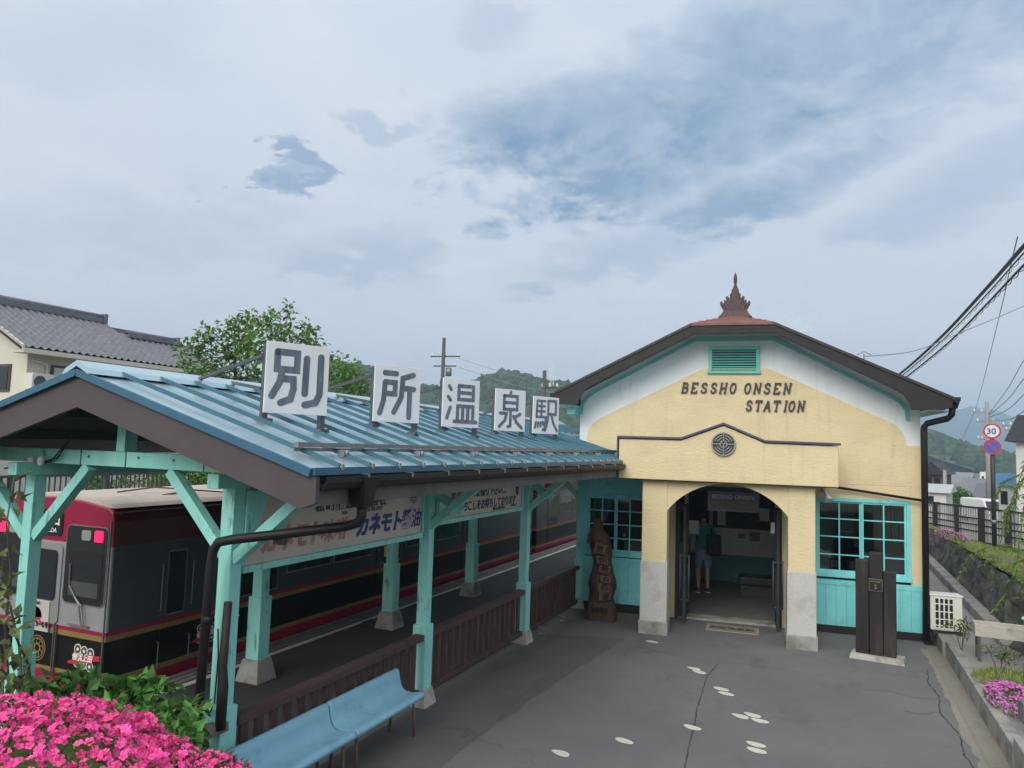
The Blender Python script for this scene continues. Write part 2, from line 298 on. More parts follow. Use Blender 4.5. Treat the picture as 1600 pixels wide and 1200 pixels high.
def asphalt(name, base, dark, light):
    m = bpy.data.materials.new(name); m.use_nodes = True; nt = m.node_tree; n = nt.nodes; l = nt.links
    b = n['Principled BSDF']; b.inputs['Roughness'].default_value = .88
    t = n.new('ShaderNodeTexCoord')
    def no(s, d, r, st=(1, 1, 1)):
        mp = n.new('ShaderNodeMapping'); mp.inputs['Scale'].default_value = st; l.new(t.outputs['Object'], mp.inputs[0])
        q = n.new('ShaderNodeTexNoise'); q.inputs['Scale'].default_value = s; q.inputs['Detail'].default_value = d; q.inputs['Roughness'].default_value = r
        l.new(mp.outputs[0], q.inputs['Vector']); return q.outputs[0]
    def mx(f, A, B):
        q = n.new('ShaderNodeMix'); q.data_type = 'RGBA'
        for i, v in ((0, f), (6, A), (7, B)):
            if isinstance(v, tuple): q.inputs[i].default_value = v + (1,)
            elif isinstance(v, (int, float)): q.inputs[i].default_value = v
            else: l.new(v, q.inputs[i])
        return q.outputs[2]
    def mr(v, a, bb, c=0, d=1):
        q = n.new('ShaderNodeMapRange'); q.inputs[1].default_value = a; q.inputs[2].default_value = bb; q.inputs[3].default_value = c; q.inputs[4].default_value = d; l.new(v, q.inputs[0]); return q.outputs[0]
    c = mx(mr(no(.55, 5, .6), .35, .68), base, light)
    c = mx(mr(no(1.6, 7, .68, (1, .45, 1)), .54, .72, 0, .75), c, dark)
    c = mx(mr(no(7, 6, .7), .58, .74, 0, .45), c, dark)
    g = no(230, 2, .7); c = mx(mr(g, .58, .75, 0, .55), c, tuple(min(1, x*1.8) for x in base)); c = mx(mr(g, .42, .28, 0, .6), c, tuple(x*.45 for x in dark))
    vo = n.new('ShaderNodeTexVoronoi'); vo.feature = 'DISTANCE_TO_EDGE'; vo.inputs['Scale'].default_value = .33
    wv = n.new('ShaderNodeVectorMath'); wv.operation = 'MULTIPLY_ADD'; nn = n.new('ShaderNodeTexNoise'); nn.inputs['Scale'].default_value = 2.2; nn.inputs['Detail'].default_value = 6
    l.new(t.outputs['Object'], nn.inputs['Vector']); l.new(nn.outputs['Color'], wv.inputs[0]); wv.inputs[1].default_value = (.9, .9, 0); l.new(t.outputs['Object'], wv.inputs[2]); l.new(wv.outputs[0], vo.inputs['Vector'])
    q = n.new('ShaderNodeMath'); q.operation = 'MULTIPLY'; l.new(mr(vo.outputs['Distance'], .0, .006, 1, 0), q.inputs[0]); l.new(mr(no(.5, 3, .5), .52, .62, 0, .35), q.inputs[1])
    c = mx(q.outputs[0], c, tuple(x*.4 for x in dark))
    l.new(c, b.inputs['Base Color'])
    bp = n.new('ShaderNodeBump'); bp.inputs['Strength'].default_value = .35; bp.inputs['Distance'].default_value = .006; l.new(g, bp.inputs['Height']); l.new(bp.outputs[0], b.inputs['Normal'])
    return m
M['asphalt'] = asphalt('forecourt_asphalt', (.118, .122, .124), (.082, .085, .088), (.152, .155, .156))
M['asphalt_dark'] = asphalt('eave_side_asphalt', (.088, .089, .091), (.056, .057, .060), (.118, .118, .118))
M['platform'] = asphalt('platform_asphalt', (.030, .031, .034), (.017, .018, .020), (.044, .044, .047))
M['road'] = asphalt('road_asphalt', (.17, .165, .155), (.12, .115, .11), (.21, .205, .195))
M['pave'] = asphalt('side_path_concrete', (.21, .207, .195), (.12, .118, .108), (.30, .295, .275))
M['gutterfloor'] = asphalt('gutter_concrete', (.19, .18, .155), (.10, .095, .08), (.27, .255, .22))
M['ballast'] = mat('track_ballast', (.11, .10, .09), .95, .4, 14, .8, 22)
M['field'] = mat('open_ground', (.12, .13, .07), .95, .25, .2, .3, 3)

# ------------------------------------------------------------------ mesh helpers
Zv = Vector((0, 0, 1))
class MB:
    def __init__(s, M4=None): s.v = []; s.f = []; s.mi = []; s.M = M4; s.cur = 0; s.sm = []; s.smooth = False
    def add(s, vs, fs):
        b = len(s.v)
        for p in vs:
            p = Vector(p); s.v.append(s.M @ p if s.M else p)
        for f in fs: s.f.append([i+b for i in f]); s.mi.append(s.cur); s.sm.append(s.smooth)
        return s
    def boxm(s, x0, x1, y0, y1, z0, z1):
        return s.add([(x0, y0, z0), (x1, y0, z0), (x1, y1, z0), (x0, y1, z0), (x0, y0, z1), (x1, y0, z1), (x1, y1, z1), (x0, y1, z1)],
                     [(0, 3, 2, 1), (4, 5, 6, 7), (0, 1, 5, 4), (1, 2, 6, 5), (2, 3, 7, 6), (3, 0, 4, 7)])
    def frustum(s, cx, cy, z0, z1, a0, a1, b0=None, b1=None):
        b0 = a0 if b0 is None else b0; b1 = a1 if b1 is None else b1
        vs = [(cx+sx*a/2, cy+sy*b/2, z) for z, a, b in ((z0, a0, b0), (z1, a1, b1)) for sx, sy in ((-1, -1), (1, -1), (1, 1), (-1, 1))]
        return s.add(vs, [(0, 3, 2, 1), (4, 5, 6, 7), (0, 1, 5, 4), (1, 2, 6, 5), (2, 3, 7, 6), (3, 0, 4, 7)])
    def beam(s, p, q, wd, h, up=Zv):
        p, q = Vector(p), Vector(q); d = (q-p).normalized(); a = d.cross(up)
        if a.length < 1e-4: a = d.cross(Vector((1, 0, 0)))
        a.normalize(); b = a.cross(d)
        vs = [c + a*sx*wd/2 + b*sy*h/2 for c in (p, q) for sx, sy in ((-1, -1), (1, -1), (1, 1), (-1, 1))]
        return s.add(vs, [(0, 1, 2, 3), (7, 6, 5, 4), (0, 4, 5, 1), (1, 5, 6, 2), (2, 6, 7, 3), (3, 7, 4, 0)])
    def tube(s, pts, r, n=8, cap=True):
        pts = [Vector(p) for p in pts]; rs = r if isinstance(r, (list, tuple)) else [r]*len(pts)
        vs = []; a = None
        for i, p in enumerate(pts):
            d = (pts[min(i+1, len(pts)-1)] - pts[max(i-1, 0)]).normalized()
            if a is None:
                a = d.cross(Zv)
                if a.length < 1e-3: a = d.cross(Vector((1, 0, 0)))
            a = (a - d*a.dot(d)).normalized(); b = d.cross(a)
            vs += [p + (a*math.cos(2*PI*k/n) + b*math.sin(2*PI*k/n))*rs[i] for k in range(n)]
        fs = []
        for i in range(len(pts)-1):
            for k in range(n):
                k2 = (k+1) % n; fs.append((i*n+k, i*n+k2, (i+1)*n+k2, (i+1)*n+k))
        sv_ = s.smooth; s.smooth = n > 6
        s.add(vs, fs)
        s.smooth = sv_
        if cap:
            b0 = len(s.v)-len(vs)
            s.f.append([b0+k for k in range(n)][::-1]); s.mi.append(s.cur); s.sm.append(False)
            s.f.append([b0+(len(pts)-1)*n+k for k in range(n)]); s.mi.append(s.cur); s.sm.append(False)
        return s
    def lathe(s, prof, n=16, c=(0, 0, 0), axis='z'):
        vs = []
        for r, h in prof:
            for k in range(n):
                a = 2*PI*k/n; x, y = r*math.cos(a), r*math.sin(a)
                vs.append((c[0]+x, c[1]+y, c[2]+h) if axis == 'z' else (c[0]+x, c[1]+h, c[2]+y))
        fs = [(i*n+k, i*n+(k+1) % n, (i+1)*n+(k+1) % n, (i+1)*n+k) for i in range(len(prof)-1) for k in range(n)]
        sv_ = s.smooth; s.smooth = True; s.add(vs, fs); s.smooth = sv_
        if prof[0][0] > 1e-4:
            s.f.append([len(s.v)-len(vs)+k for k in range(n)]); s.mi.append(s.cur); s.sm.append(False)
        if prof[-1][0] > 1e-4:
            s.f.append([len(s.v)-n+k for k in range(n)]); s.mi.append(s.cur); s.sm.append(False)
        return s
    def prism(s, poly, o, a, b, t):
        """polygon (p,q) in plane o + a p + b q, thickened by t along a x b"""
        o, a, b = Vector(o), Vector(a), Vector(b); nrm = a.cross(b).normalized()
        n = len(poly)
        vs = [o+a*p+b*q for p, q in poly] + [o+a*p+b*q+nrm*t for p, q in poly]
        fs = [tuple(range(n))[::-1], tuple(range(n, 2*n))] + [(i, (i+1) % n, n+(i+1) % n, n+i) for i in range(n)]
        return s.add(vs, fs)
    def build(s, name, mats, parent=None, bevel=0, smooth=None, auto=False):
        me = bpy.data.meshes.new(name); me.from_pydata([tuple(p) for p in s.v], [], s.f)
        for m_ in (mats if isinstance(mats, (list, tuple)) else [mats]): me.materials.append(m_ if not isinstance(m_, str) else M[m_])
        for i, p in enumerate(me.polygons):
            p.material_index = s.mi[i]; p.use_smooth = s.sm[i] if smooth is None else smooth
        bm = bmesh.new(); bm.from_mesh(me); bmesh.ops.recalc_face_normals(bm, faces=bm.faces); bm.to_mesh(me); bm.free()
        o = bpy.data.objects.new(name, me); col.objects.link(o)
        if parent:
            o.parent = parent; o.matrix_parent_inverse = BASE[parent.name].inverted() if s.M is None and parent.name in WORLDY else Matrix()
        if bevel:
            md = o.modifiers.new('bevel', 'BEVEL'); md.width = bevel; md.segments = 2; md.limit_method = 'ANGLE'; md.angle_limit = R(40)
        return o
BASE = {}; WORLDY = set()
def tag(o, label=None, cat=None, group=None, kind=None):
    if label: o['label'] = label
    if cat: o['category'] = cat
    if group: o['group'] = group
    if kind: o['kind'] = kind
    return o
def thing(name, label, cat, loc=(0, 0, 0), rz=0, group=None, world=True):
    """Empty at a thing's base; world=True: children are meshed in world coordinates"""
    o = bpy.data.objects.new(name, None); col.objects.link(o); o.empty_display_size = .2
    o.location = loc; o.rotation_euler = (0, 0, rz)
    BASE[o.name] = Matrix.Translation(Vector(loc)) @ Matrix.Rotation(rz, 4, 'Z')
    if world: WORLDY.add(o.name)
    tag(o, label, cat, group); return o
def struct(mb, name, m, **k): return tag(mb.build(name, m, **k), kind='structure')
def kids(o): return [c for c in bpy.data.objects if c.parent is o]
def copy_tree(o, parent=None):
    c = o.copy(); col.objects.link(c)
    if parent: c.parent = parent
    for ch in kids(o): copy_tree(ch, c)
    return c
def split(o):
    """give every loose piece of a mesh an object of its own under the same parent"""
    bm = bmesh.new(); bm.from_mesh(o.data); bm.verts.ensure_lookup_table(); seen = set(); comps = []
    for v in bm.verts:
        if v.index in seen: continue
        st_, comp = [v], []
        seen.add(v.index)
        while st_:
            u = st_.pop(); comp.append(u.index)
            for e in u.link_edges:
                x = e.other_vert(u)
                if x.index not in seen: seen.add(x.index); st_.append(x)
        comps.append(set(comp))
    bm.free()
    for c in comps[1:]:
        me = o.data.copy(); n = o.copy(); n.data = me; col.objects.link(n)
        b2 = bmesh.new(); b2.from_mesh(me); b2.verts.ensure_lookup_table(); bmesh.ops.delete(b2, geom=[v for v in b2.verts if v.index not in c], context='VERTS'); b2.to_mesh(me); b2.free()
    me = o.data; b2 = bmesh.new(); b2.from_mesh(me); b2.verts.ensure_lookup_table(); bmesh.ops.delete(b2, geom=[v for v in b2.verts if v.index not in comps[0]], context='VERTS'); b2.to_mesh(me); b2.free()
    return o
def stroke(mb, pts, wd, o, a, b, t, lift=0, caps=True, ncap=5):
    """flat brush stroke along pts in plane (o,a,b), thickness t along a x b"""
    o, a, b = Vector(o), Vector(a), Vector(b); nrm = a.cross(b).normalized()
    P = [Vector((p[0], p[1])) for p in pts]
    Lf, Rg = [], []
    for i, p in enumerate(P):
        d0 = (p-P[i-1]).normalized() if i > 0 else (P[1]-p).normalized()
        d1 = (P[i+1]-p).normalized() if i < len(P)-1 else d0
        n0 = Vector((-d0.y, d0.x)); n1 = Vector((-d1.y, d1.x)); nm = (n0+n1).normalized()
        k = wd/2/max(.55, nm.dot(n0))
        Lf.append(p+nm*k); Rg.append(p-nm*k)
    poly = list(Lf)
    if caps:
        d = (P[-1]-P[-2]).normalized(); ang = math.atan2(d.y, d.x)
        poly += [P[-1]+Vector((math.cos(ang+PI/2-PI*k/(ncap+1)), math.sin(ang+PI/2-PI*k/(ncap+1))))*wd/2 for k in range(1, ncap+1)]
    poly += Rg[::-1]
    if caps:
        d = (P[0]-P[1]).normalized(); ang = math.atan2(d.y, d.x)
        poly += [P[0]+Vector((math.cos(ang+PI/2-PI*k/(ncap+1)), math.sin(ang+PI/2-PI*k/(ncap+1))))*wd/2 for k in range(1, ncap+1)]
    # strip quads keep concave strokes clean
    n = len(P); oo = o+nrm*lift
    if True:
        vs = []; fs = []
        for k in range(n): vs += [oo+a*Lf[k].x+b*Lf[k].y+nrm*t, oo+a*Rg[k].x+b*Rg[k].y+nrm*t, oo+a*Lf[k].x+b*Lf[k].y, oo+a*Rg[k].x+b*Rg[k].y]
        for k in range(n-1):
            i, j = 4*k, 4*(k+1); fs += [(i, i+1, j+1, j), (i+2, j+2, j+3, i+3), (i, j, j+2, i+2), (i+1, i+3, j+3, j+1)]
        mb.add(vs, fs)
        if caps:
            for e, q, sgn in ((0, P[1], 1), (n-1, P[-2], 1)):
                d = (P[e]-q).normalized(); ang = math.atan2(d.y, d.x)
                ring = [P[e]+Vector((math.cos(ang+PI/2-PI*k/(ncap+1)), math.sin(ang+PI/2-PI*k/(ncap+1))))*wd/2 for k in range(0, ncap+2)]
                mb.prism([(r_.x, r_.y) for r_ in ring], oo, a, b, t)
    return mb
def arc(cx, cy, r, a0, a1, n=8): return [(cx+r*math.cos(R(a0+(a1-a0)*k/n)), cy+r*math.sin(R(a0+(a1-a0)*k/n))) for k in range(n+1)]
def text(s, size, m, name, parent, o, a, b, extrude=.002, shear=0, bold=0, sx=1, space=1.0, align='LEFT', up_off=.002):
    """lettering lying in the plane o + a x + b y (world or local like the parent's other parts)"""
    cu = bpy.data.curves.new(name, 'FONT'); cu.body = s; cu.size = size; cu.extrude = extrude; cu.shear = shear; cu.offset = bold; cu.space_character = space
    cu.align_x = align; cu.resolution_u = 3
    ob = bpy.data.objects.new('tmp', cu); col.objects.link(ob)
    dg = bpy.context.evaluated_depsgraph_get(); me = bpy.data.meshes.new_from_object(ob.evaluated_get(dg))
    bpy.data.objects.remove(ob)
    a, b = Vector(a).normalized(), Vector(b).normalized(); nrm = a.cross(b)
    T = Matrix((a*sx, b, nrm)).transposed().to_4x4(); T.translation = Vector(o)+nrm*(extrude+up_off)
    me.transform(T); me.materials.clear(); me.materials.append(M[m] if isinstance(m, str) else m); me.name = name
    r_ = bpy.data.objects.new(name, me); col.objects.link(r_)
    if parent:
        r_.parent = parent
        if parent.name in WORLDY: r_.matrix_parent_inverse = BASE[parent.name].inverted()
    return r_
def join_mesh(objs, name):
    """merge lettering lines into one mesh object"""
    base = objs[0]; bm = bmesh.new(); mats = []
    for o in objs:
        n0 = len(bm.faces); bm.from_mesh(o.data); bm.faces.ensure_lookup_table()
        if o.data.materials[0] not in mats: mats.append(o.data.materials[0])
        for f in bm.faces[n0:]: f.material_index = mats.index(o.data.materials[0])
    base.data.materials.clear()
    for m_ in mats: base.data.materials.append(m_)
    bm.to_mesh(base.data); bm.free()
    for o in objs[1:]: bpy.data.objects.remove(o)
    base.name = name; return base
def leaf(mb, p, d, n, ln, wd, fold=.25):
    d = d.normalized(); s_ = d.cross(n)
    if s_.length < 1e-3: s_ = d.cross(Vector((1, .3, .2)))
    s_.normalize(); n = s_.cross(d)
    m_ = p+d*ln*.45
    mb.add([p, m_+s_*wd/2+n*wd*fold, p+d*ln-n*ln*.15, m_-s_*wd/2+n*wd*fold, m_], [(0, 4, 1), (4, 2, 1), (0, 3, 4), (4, 3, 2)])
def rv(): 
    while True:
        v = Vector((random.uniform(-1, 1), random.uniform(-1, 1), random.uniform(-1, 1)))
        if .05 < v.length < 1: return v.normalized()
def rot_ngon(n, r, cx=0, cy=0, ph=0): return [(cx+r*math.cos(2*PI*k/n+ph), cy+r*math.sin(2*PI*k/n+ph)) for k in range(n)]

# ================================================================== SETTING
g = MB(); n_ = 24
g.add([(-3000, -2500, -1.8), (3000, -2500, -1.8), (3000, 4200, -1.8), (-3000, 4200, -1.8)], [(0, 1, 2, 3)]); struct(g, 'ground', 'field')
MB()
g = MB().boxm(-4.42, 1.43, 2.2, 14.2, -1.8, 0.0); struct(g, 'forecourt', 'asphalt')
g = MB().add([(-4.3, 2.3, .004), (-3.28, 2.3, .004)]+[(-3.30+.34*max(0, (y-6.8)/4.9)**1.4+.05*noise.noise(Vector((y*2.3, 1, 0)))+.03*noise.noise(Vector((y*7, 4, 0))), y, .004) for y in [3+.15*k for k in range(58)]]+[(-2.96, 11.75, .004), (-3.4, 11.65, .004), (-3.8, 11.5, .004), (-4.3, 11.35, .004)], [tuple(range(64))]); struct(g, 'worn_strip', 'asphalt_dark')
# repair seam running down the forecourt
g = MB(); seam = [(-1.43, 11.1), (-1.49, 10.4), (-1.44, 9.7), (-1.41, 9.1), (-1.35, 8.6), (-1.31, 8.0), (-1.24, 7.3), (-1.2, 6.4), (-1.15, 5)]
for i in range(len(seam)-1):
    (x0, y0), (x1, y1) = seam[i], seam[i+1]
    k = 5
    for j in range(k):
        t0, t1 = j/k, (j+1)/k; jx = lambda t: x0+(x1-x0)*t+.012*math.sin(17*t+i*3); w0 = .003+.006*random.random()
        g.add([(jx(t0)-w0, y0+(y1-y0)*t0, .003), (jx(t0)+w0, y0+(y1-y0)*t0, .003), (jx(t1)+w0, y0+(y1-y0)*t1, .003), (jx(t1)-w0, y0+(y1-y0)*t1, .003)], [(0, 1, 2, 3)])
struct(g, 'asphalt_seam', 'crack')
g = MB().boxm(1.43, 1.66, 2.2, 14.1, -1.8, -.035); struct(g, 'gutter_channel', 'gutterfloor')
g = MB().boxm(1.66, 1.80, 8.9, 13.4, -1.8, .205)
g.boxm(1.66, 1.84, 2.2, 8.88, -1.8, .30); struct(g, 'kerb', 'concrete', bevel=.012)
g = MB().boxm(1.80, 9, 4.0, 40, -1.8, .185); g.boxm(1.62, 1.80, 13.42, 40, -1.8, .180); struct(g, 'side_path', 'pave')
g = MB().boxm(2.40, 2.62, 13.6, 33, .185, .34); struct(g, 'wall_footing', 'concrete', bevel=.02)
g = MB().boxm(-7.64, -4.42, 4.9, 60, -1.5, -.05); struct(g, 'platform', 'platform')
g = MB()
for y in range(0, 54):
    for k in range(3): g.boxm(-7.62+k*.12, -7.53+k*.12, 5.0+y, 5.97+y, -.05, -.044)
struct(g, 'platform_edge_paving', mat('edge_paving', (.16, .16, .16), .85, .15, 9))
g = MB().add([(-7.25, 5.0, -.046), (-7.15, 5.0, -.046), (-7.15, 60, -.046), (-7.25, 60, -.046)], [(0, 1, 2, 3)]); struct(g, 'platform_line', mat('worn_line_paint', (.50, .50, .47), .8, .15, 9, c2=(.15, .15, .15), mix=.3, mscale=6))
g = MB().boxm(-13.2, -7.66, -6, 80, -1.8, -.95); struct(g, 'track_bed', 'ballast')
g = MB(); rnd = random.Random(2); ys = [4+.11*k for k in range(88)]
for k, y in enumerate(ys):
    xi = 1.40-.05*rnd.random()-.10*max(0, noise.noise(Vector((y*1.3, 2, 0))))-.05*max(0, noise.noise(Vector((y*5, 7, 0))))
    g.add([(xi, y, .0035), (1.432, y, .004)], [])
for k in range(len(ys)-1): g.f.append([2*k, 2*k+1, 2*k+3, 2*k+2]); g.mi.append(0); g.sm.append(False)
struct(g, 'silt_strip', 'gutterfloor')
def crackline(pts, w_):
    g = MB(); Q = []
    for i in range(len(pts)-1):
        a, b = Vector(pts[i]), Vector(pts[i+1]); n = max(3, int((b-a).length/.07))
        for k in range(n):
            c = a.lerp(b, k/n); Q.append((c.x+random.uniform(-.014, .014), c.y+random.uniform(-.014, .014)))
    Q.append(pts[-1])
    for k, (x, y) in enumerate(Q):
        d = Vector((Q[min(k+1, len(Q)-1)][0]-Q[max(k-1, 0)][0], Q[min(k+1, len(Q)-1)][1]-Q[max(k-1, 0)][1], 0)).normalized(); h = w_*random.uniform(.4, 1.3)*(1 if 0 < k < len(Q)-1 else .1)
        g.add([(x-d.y*h, y+d.x*h, .0042), (x+d.y*h, y-d.x*h, .0042)], [])
    for k in range(len(Q)-1): g.f.append([2*k, 2*k+1, 2*k+3, 2*k+2]); g.mi.append(0); g.sm.append(False)
    struct(g, 'asphalt_crack', 'crack')
random.seed(3)
for pts, w_ in ((((1.30, 12.3), (1.22, 11.6), (1.28, 11.0), (1.20, 10.3), (1.31, 9.7), (1.27, 9.0), (1.33, 8.2)), .007), (((1.22, 10.9), (.95, 10.8), (.72, 10.95), (.45, 10.85)), .004), (((1.25, 10.4), (1.0, 10.15), (.8, 10.2)), .004), (((-3.0, 11.5), (-2.3, 11.25), (-1.6, 11.15), (-.9, 11.3), (0, 11.2)), .003), (((-.4, 12.3), (.2, 11.9), (.9, 11.8), (1.3, 11.9)), .003), (((-2.6, 6.6), (-2.0, 6.9), (-1.7, 6.7), (-1.2, 6.9)), .003)): crackline(pts, w_)
# raised bank in front, where the photographer stands
g = MB().boxm(-7.5, 4, -6, 1.7, -1.8, 1.2); struct(g, 'garden_bank', 'field', bevel=.1)
# road beyond the fence on the right
cl = [(8.2, 6, .72), (6.9, 18, .68), (6.2, 26, .58), (5.9, 36, -.2), (8, 50, -1.4), (11, 62, -1.68), (17, 120, -1.74), (30, 220, -1.76)]
g = MB()
for i in range(len(cl)):
    a = Vector(cl[max(0, i-1)]); b = Vector(cl[min(len(cl)-1, i+1)]); d = (b-a).normalized(); s_ = Vector((d.y, -d.x, 0)).normalized()
    p = Vector(cl[i]); g.add([p-s_*2.6, p+s_*2.9], [])
for i in range(len(cl)-1): g.f.append([2*i, 2*i+1, 2*i+3, 2*i+2]); g.mi.append(0); g.sm.append(False)
struct(g, 'road', 'road')
# grass slope between stone wall and road
g = MB(); nx, ny = 10, 40
for j in range(ny+1):
    y = 11.6+j*.55
    for i in range(nx+1):
        t = i/nx; xb = 3.02; xe = max(3.4, 4.32-(y-23.5)*.34) if y > 12 else 6
        x = xb+(xe-xb)*t; ht = min(1.06, .98-(y-17)*.014)
        z = ht+(.655-ht)*min(1, t*1.25)+noise.noise(Vector((x*2, y*2, 0)))*.06 + (.03*math.sin(y*1.7) if 0 < i < nx else 0)
        g.add([(x, y, z)], [])
for j in range(ny):
    for i in range(nx): a = j*(nx+1)+i; g.f.append([a, a+1, a+nx+2, a+nx+1]); g.mi.append(0); g.sm.append(True)
struct(g, 'grass_bank', 'field')

def ridge_mesh(name, px, d, depth, m, seg=4, rough=6, seed=0, base=-4.0, fscale=.02):
    """terrain ridge whose crest passes through given sight lines at forward distance d"""
    pts = [at(x, y, d) for x, y in px]
    crest = []
    for i in range(len(pts)-1):
        for k in range(seg): crest.append(pts[i].lerp(pts[i+1], k/seg))
    crest.append(pts[-1])
    away = Vector((FW.x, FW.y, 0)).normalized(); g = MB(); rows = [(-1, 0), (-.8, .12), (-.6, .33), (-.4, .56), (-.2, .80), (-.07, .95), (0, 1), (.3, .7), (.8, 0)]
    n = len(crest)
    for r_, h in rows:
        for i, c in enumerate(crest):
            q = c+away*depth*r_; hh = base+(c.z-base)*h
            if h not in (0,): hh += noise.fractal(Vector((q.x*fscale, q.y*fscale, seed)), 1, 2, 5)*rough*(.35+.65*h)
            g.add([(q.x, q.y, hh)], [])
    for r_ in range(len(rows)-1):
        for i in range(n-1): a = r_*n+i; g.f.append([a, a+1, a+n+1, a+n]); g.mi.append(0); g.sm.append(True)
    o = struct(g, name, m); return o, crest, rows, away
ridge_mesh('mountain', [(1180, 724), (1300, 690), (1400, 655), (1455, 641), (1486, 636), (1516, 635), (1545, 641), (1570, 652), (1600, 665), (1680, 690), (1800, 700), (2000, 716)], 1700, 520, 'mountain', 6, 13, 3, -5, .006)
def forest_on(name, hill, n, rmin, rmax, seed):
    o, crest, rows, away = hill; rnd = random.Random(seed); me = o.data; g = MB(); g.smooth = True
    bm = bmesh.new(); bmesh.ops.create_icosphere(bm, subdivisions=2, radius=1); iv = [v.co.copy() for v in bm.verts]; jf = [[v.index for v in f.verts] for f in bm.faces]; bm.free()
    fs = [p for p in me.polygons if p.index < 6*(len(crest)-1)]
    for k in range(n):
        p = rnd.choice(fs); vs = [me.vertices[i].co for i in p.vertices]; a, b = rnd.random(), rnd.random()
        c = vs[0].lerp(vs[1], a).lerp(vs[3].lerp(vs[2], a), b)
        r_ = rnd.uniform(rmin, rmax); sz = rnd.uniform(.9, 1.5); ph = rnd.random()*9
        g.add([c+Vector((v.x*r_, v.y*r_, v.z*r_*sz+r_*.3))*(1+.28*noise.noise(v*2.1+Vector((ph, k, 0)))) if False else c+Vector((v.x*r_, v.y*r_, v.z*r_*sz+r_*.3))*1 + v*r_*.8*noise.noise(v*2.3+Vector((ph, k*.37, 0))) for v in iv], jf)
    o2 = g.build(name, 'forest'); return tag(o2, kind='stuff')
hl = ridge_mesh('hill_left', [(380, 600), (470, 588), (550, 574), (600, 592), (655, 610), (690, 614), (745, 600), (800, 590), (850, 601), (885, 606), (950, 622), (1040, 650)], 330, 90, 'hill', 5, 2.5, 1, -3)
forest_on('forest_left', hl, 3600, 1.2, 2.7, 3)
hr = ridge_mesh('hill_right', [(1330, 668), (1400, 677), (1440, 687), (1470, 702), (1500, 724), (1530, 738), (1560, 757), (1620, 772), (1720, 780)], 380, 130, 'hill', 5, 2.5, 5, -4)
forest_on('forest_right', hr, 1300, 1.2, 2.8, 5)

# ================================================================== CANOPY
cy0 = thing('platform_canopy', 'teal timber platform canopy with a blue ribbed metal roof beside the train', 'canopy', (-5.5, 8, 0))
RX, RZ, EX, EZ, EXL = -5.47, 3.46, -3.15, 2.77, -7.79
SL = (RZ-EZ)/(EX-RX)
Y0, Y1 = 4.05, 13.42
rf = MB()
def roof_z(x): return RZ-SL*abs(x-RX)
def slab(mb, poly, t):
    n = len(poly); vs = [Vector(p) for p in poly]; mb.add(vs+[v-Vector((0, 0, t)) for v in vs], [tuple(range(n)), tuple(range(n, 2*n))[::-1]]+[(i, n+i, n+(i+1) % n, (i+1) % n) for i in range(n)])
slab(rf, [(RX, Y0, RZ), (EX, Y0, EZ), (EX, Y1, EZ), (RX, Y1, RZ)], .03)
slab(rf, [(RX, Y0, RZ), (RX, 15.6, RZ), (EXL, 15.6, EZ), (EXL, Y0, EZ)], .03)
slab(rf, [(RX, Y1, RZ), (-4.55, Y1, roof_z(-4.55)), (-4.62, 14.1, roof_z(-4.62)), (-4.75, 15.6, roof_z(-4.75)), (RX, 15.6, RZ)], .03)
roofo = rf.build('roof', 'roofblue', cy0)
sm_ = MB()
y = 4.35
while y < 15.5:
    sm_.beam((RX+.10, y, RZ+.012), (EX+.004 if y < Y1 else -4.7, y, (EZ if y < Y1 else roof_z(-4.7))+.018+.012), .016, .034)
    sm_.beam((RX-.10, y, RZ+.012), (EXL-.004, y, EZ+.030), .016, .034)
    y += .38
sm_.build('seam_ribs', 'roofseam_shade', roofo)
rc = MB(); rc.prism([(-.16, -.055), (-.13, -.01), (0, .055), (.13, -.01), (.16, -.055), (.13, -.055), (0, .01), (-.13, -.055)], (RX, 15.6, RZ+.03), (1, 0, 0), (0, 0, 1), 15.6-Y0+.02)
rc.build('ridge_cap', 'roofblue', roofo)
ve = MB()
for s_, ex in ((1, EX), (-1, EXL)):
    ve.beam((RX, Y0-.012, RZ-.012), (ex, Y0-.012, EZ-.012), .03, .055)
    ve.beam((ex+s_*.012, Y0, EZ-.005), (ex+s_*.012, Y1 if s_ > 0 else 15.6, EZ-.005), .03, .05)
ve.build('roof_edge', 'roofedge', roofo)
tips = MB(); y = 4.35
while y < Y1: tips.boxm(EX+.02, EX+.035, y-.012, y+.012, EZ-.0, EZ+.042); y += .38
split(tips.build('rib_end_cap', mat('worn_brass', (.22, .22, .15), .6), roofo))
# snow guard
sg = MB(); sg.boxm(-3.475, -3.435, 4.25, 12.9, roof_z(-3.455)+.060, roof_z(-3.455)+.095); sg.boxm(-3.475, -3.469, 4.25, 12.9, roof_z(-3.455)+.03, roof_z(-3.455)+.055)
sgo = sg.build('snow_guard', 'steel', cy0)
for k in range(8):
    y = 4.73+k*1.14
    b = MB(); b.boxm(-3.43, -3.37, y-.022, y+.022, roof_z(-3.4)+.015, roof_z(-3.4)+.06); b.lathe([(.018, 0), (.018, .04)], 8, (-3.36, y, roof_z(-3.4)+.02))
    b.build('guard_bracket', 'steel', sgo)
# barge boards
for s_, ex in ((1, EX+.03), (-1, EXL-.03)):
    b = MB(); zt = roof_z(RX)-.035; ze = RZ-SL*abs(ex-RX)-.035
    poly = [(RX, zt), (ex, ze), (ex, ze-.17), (ex-s_*.12, ze-.21), (RX, zt-.25)]
    if s_ < 0: poly = poly[::-1]
    b.prism(poly, (0, Y0+.05, 0), (1, 0, 0), (0, 0, 1), .04); b.build('barge_board', 'barge', cy0)
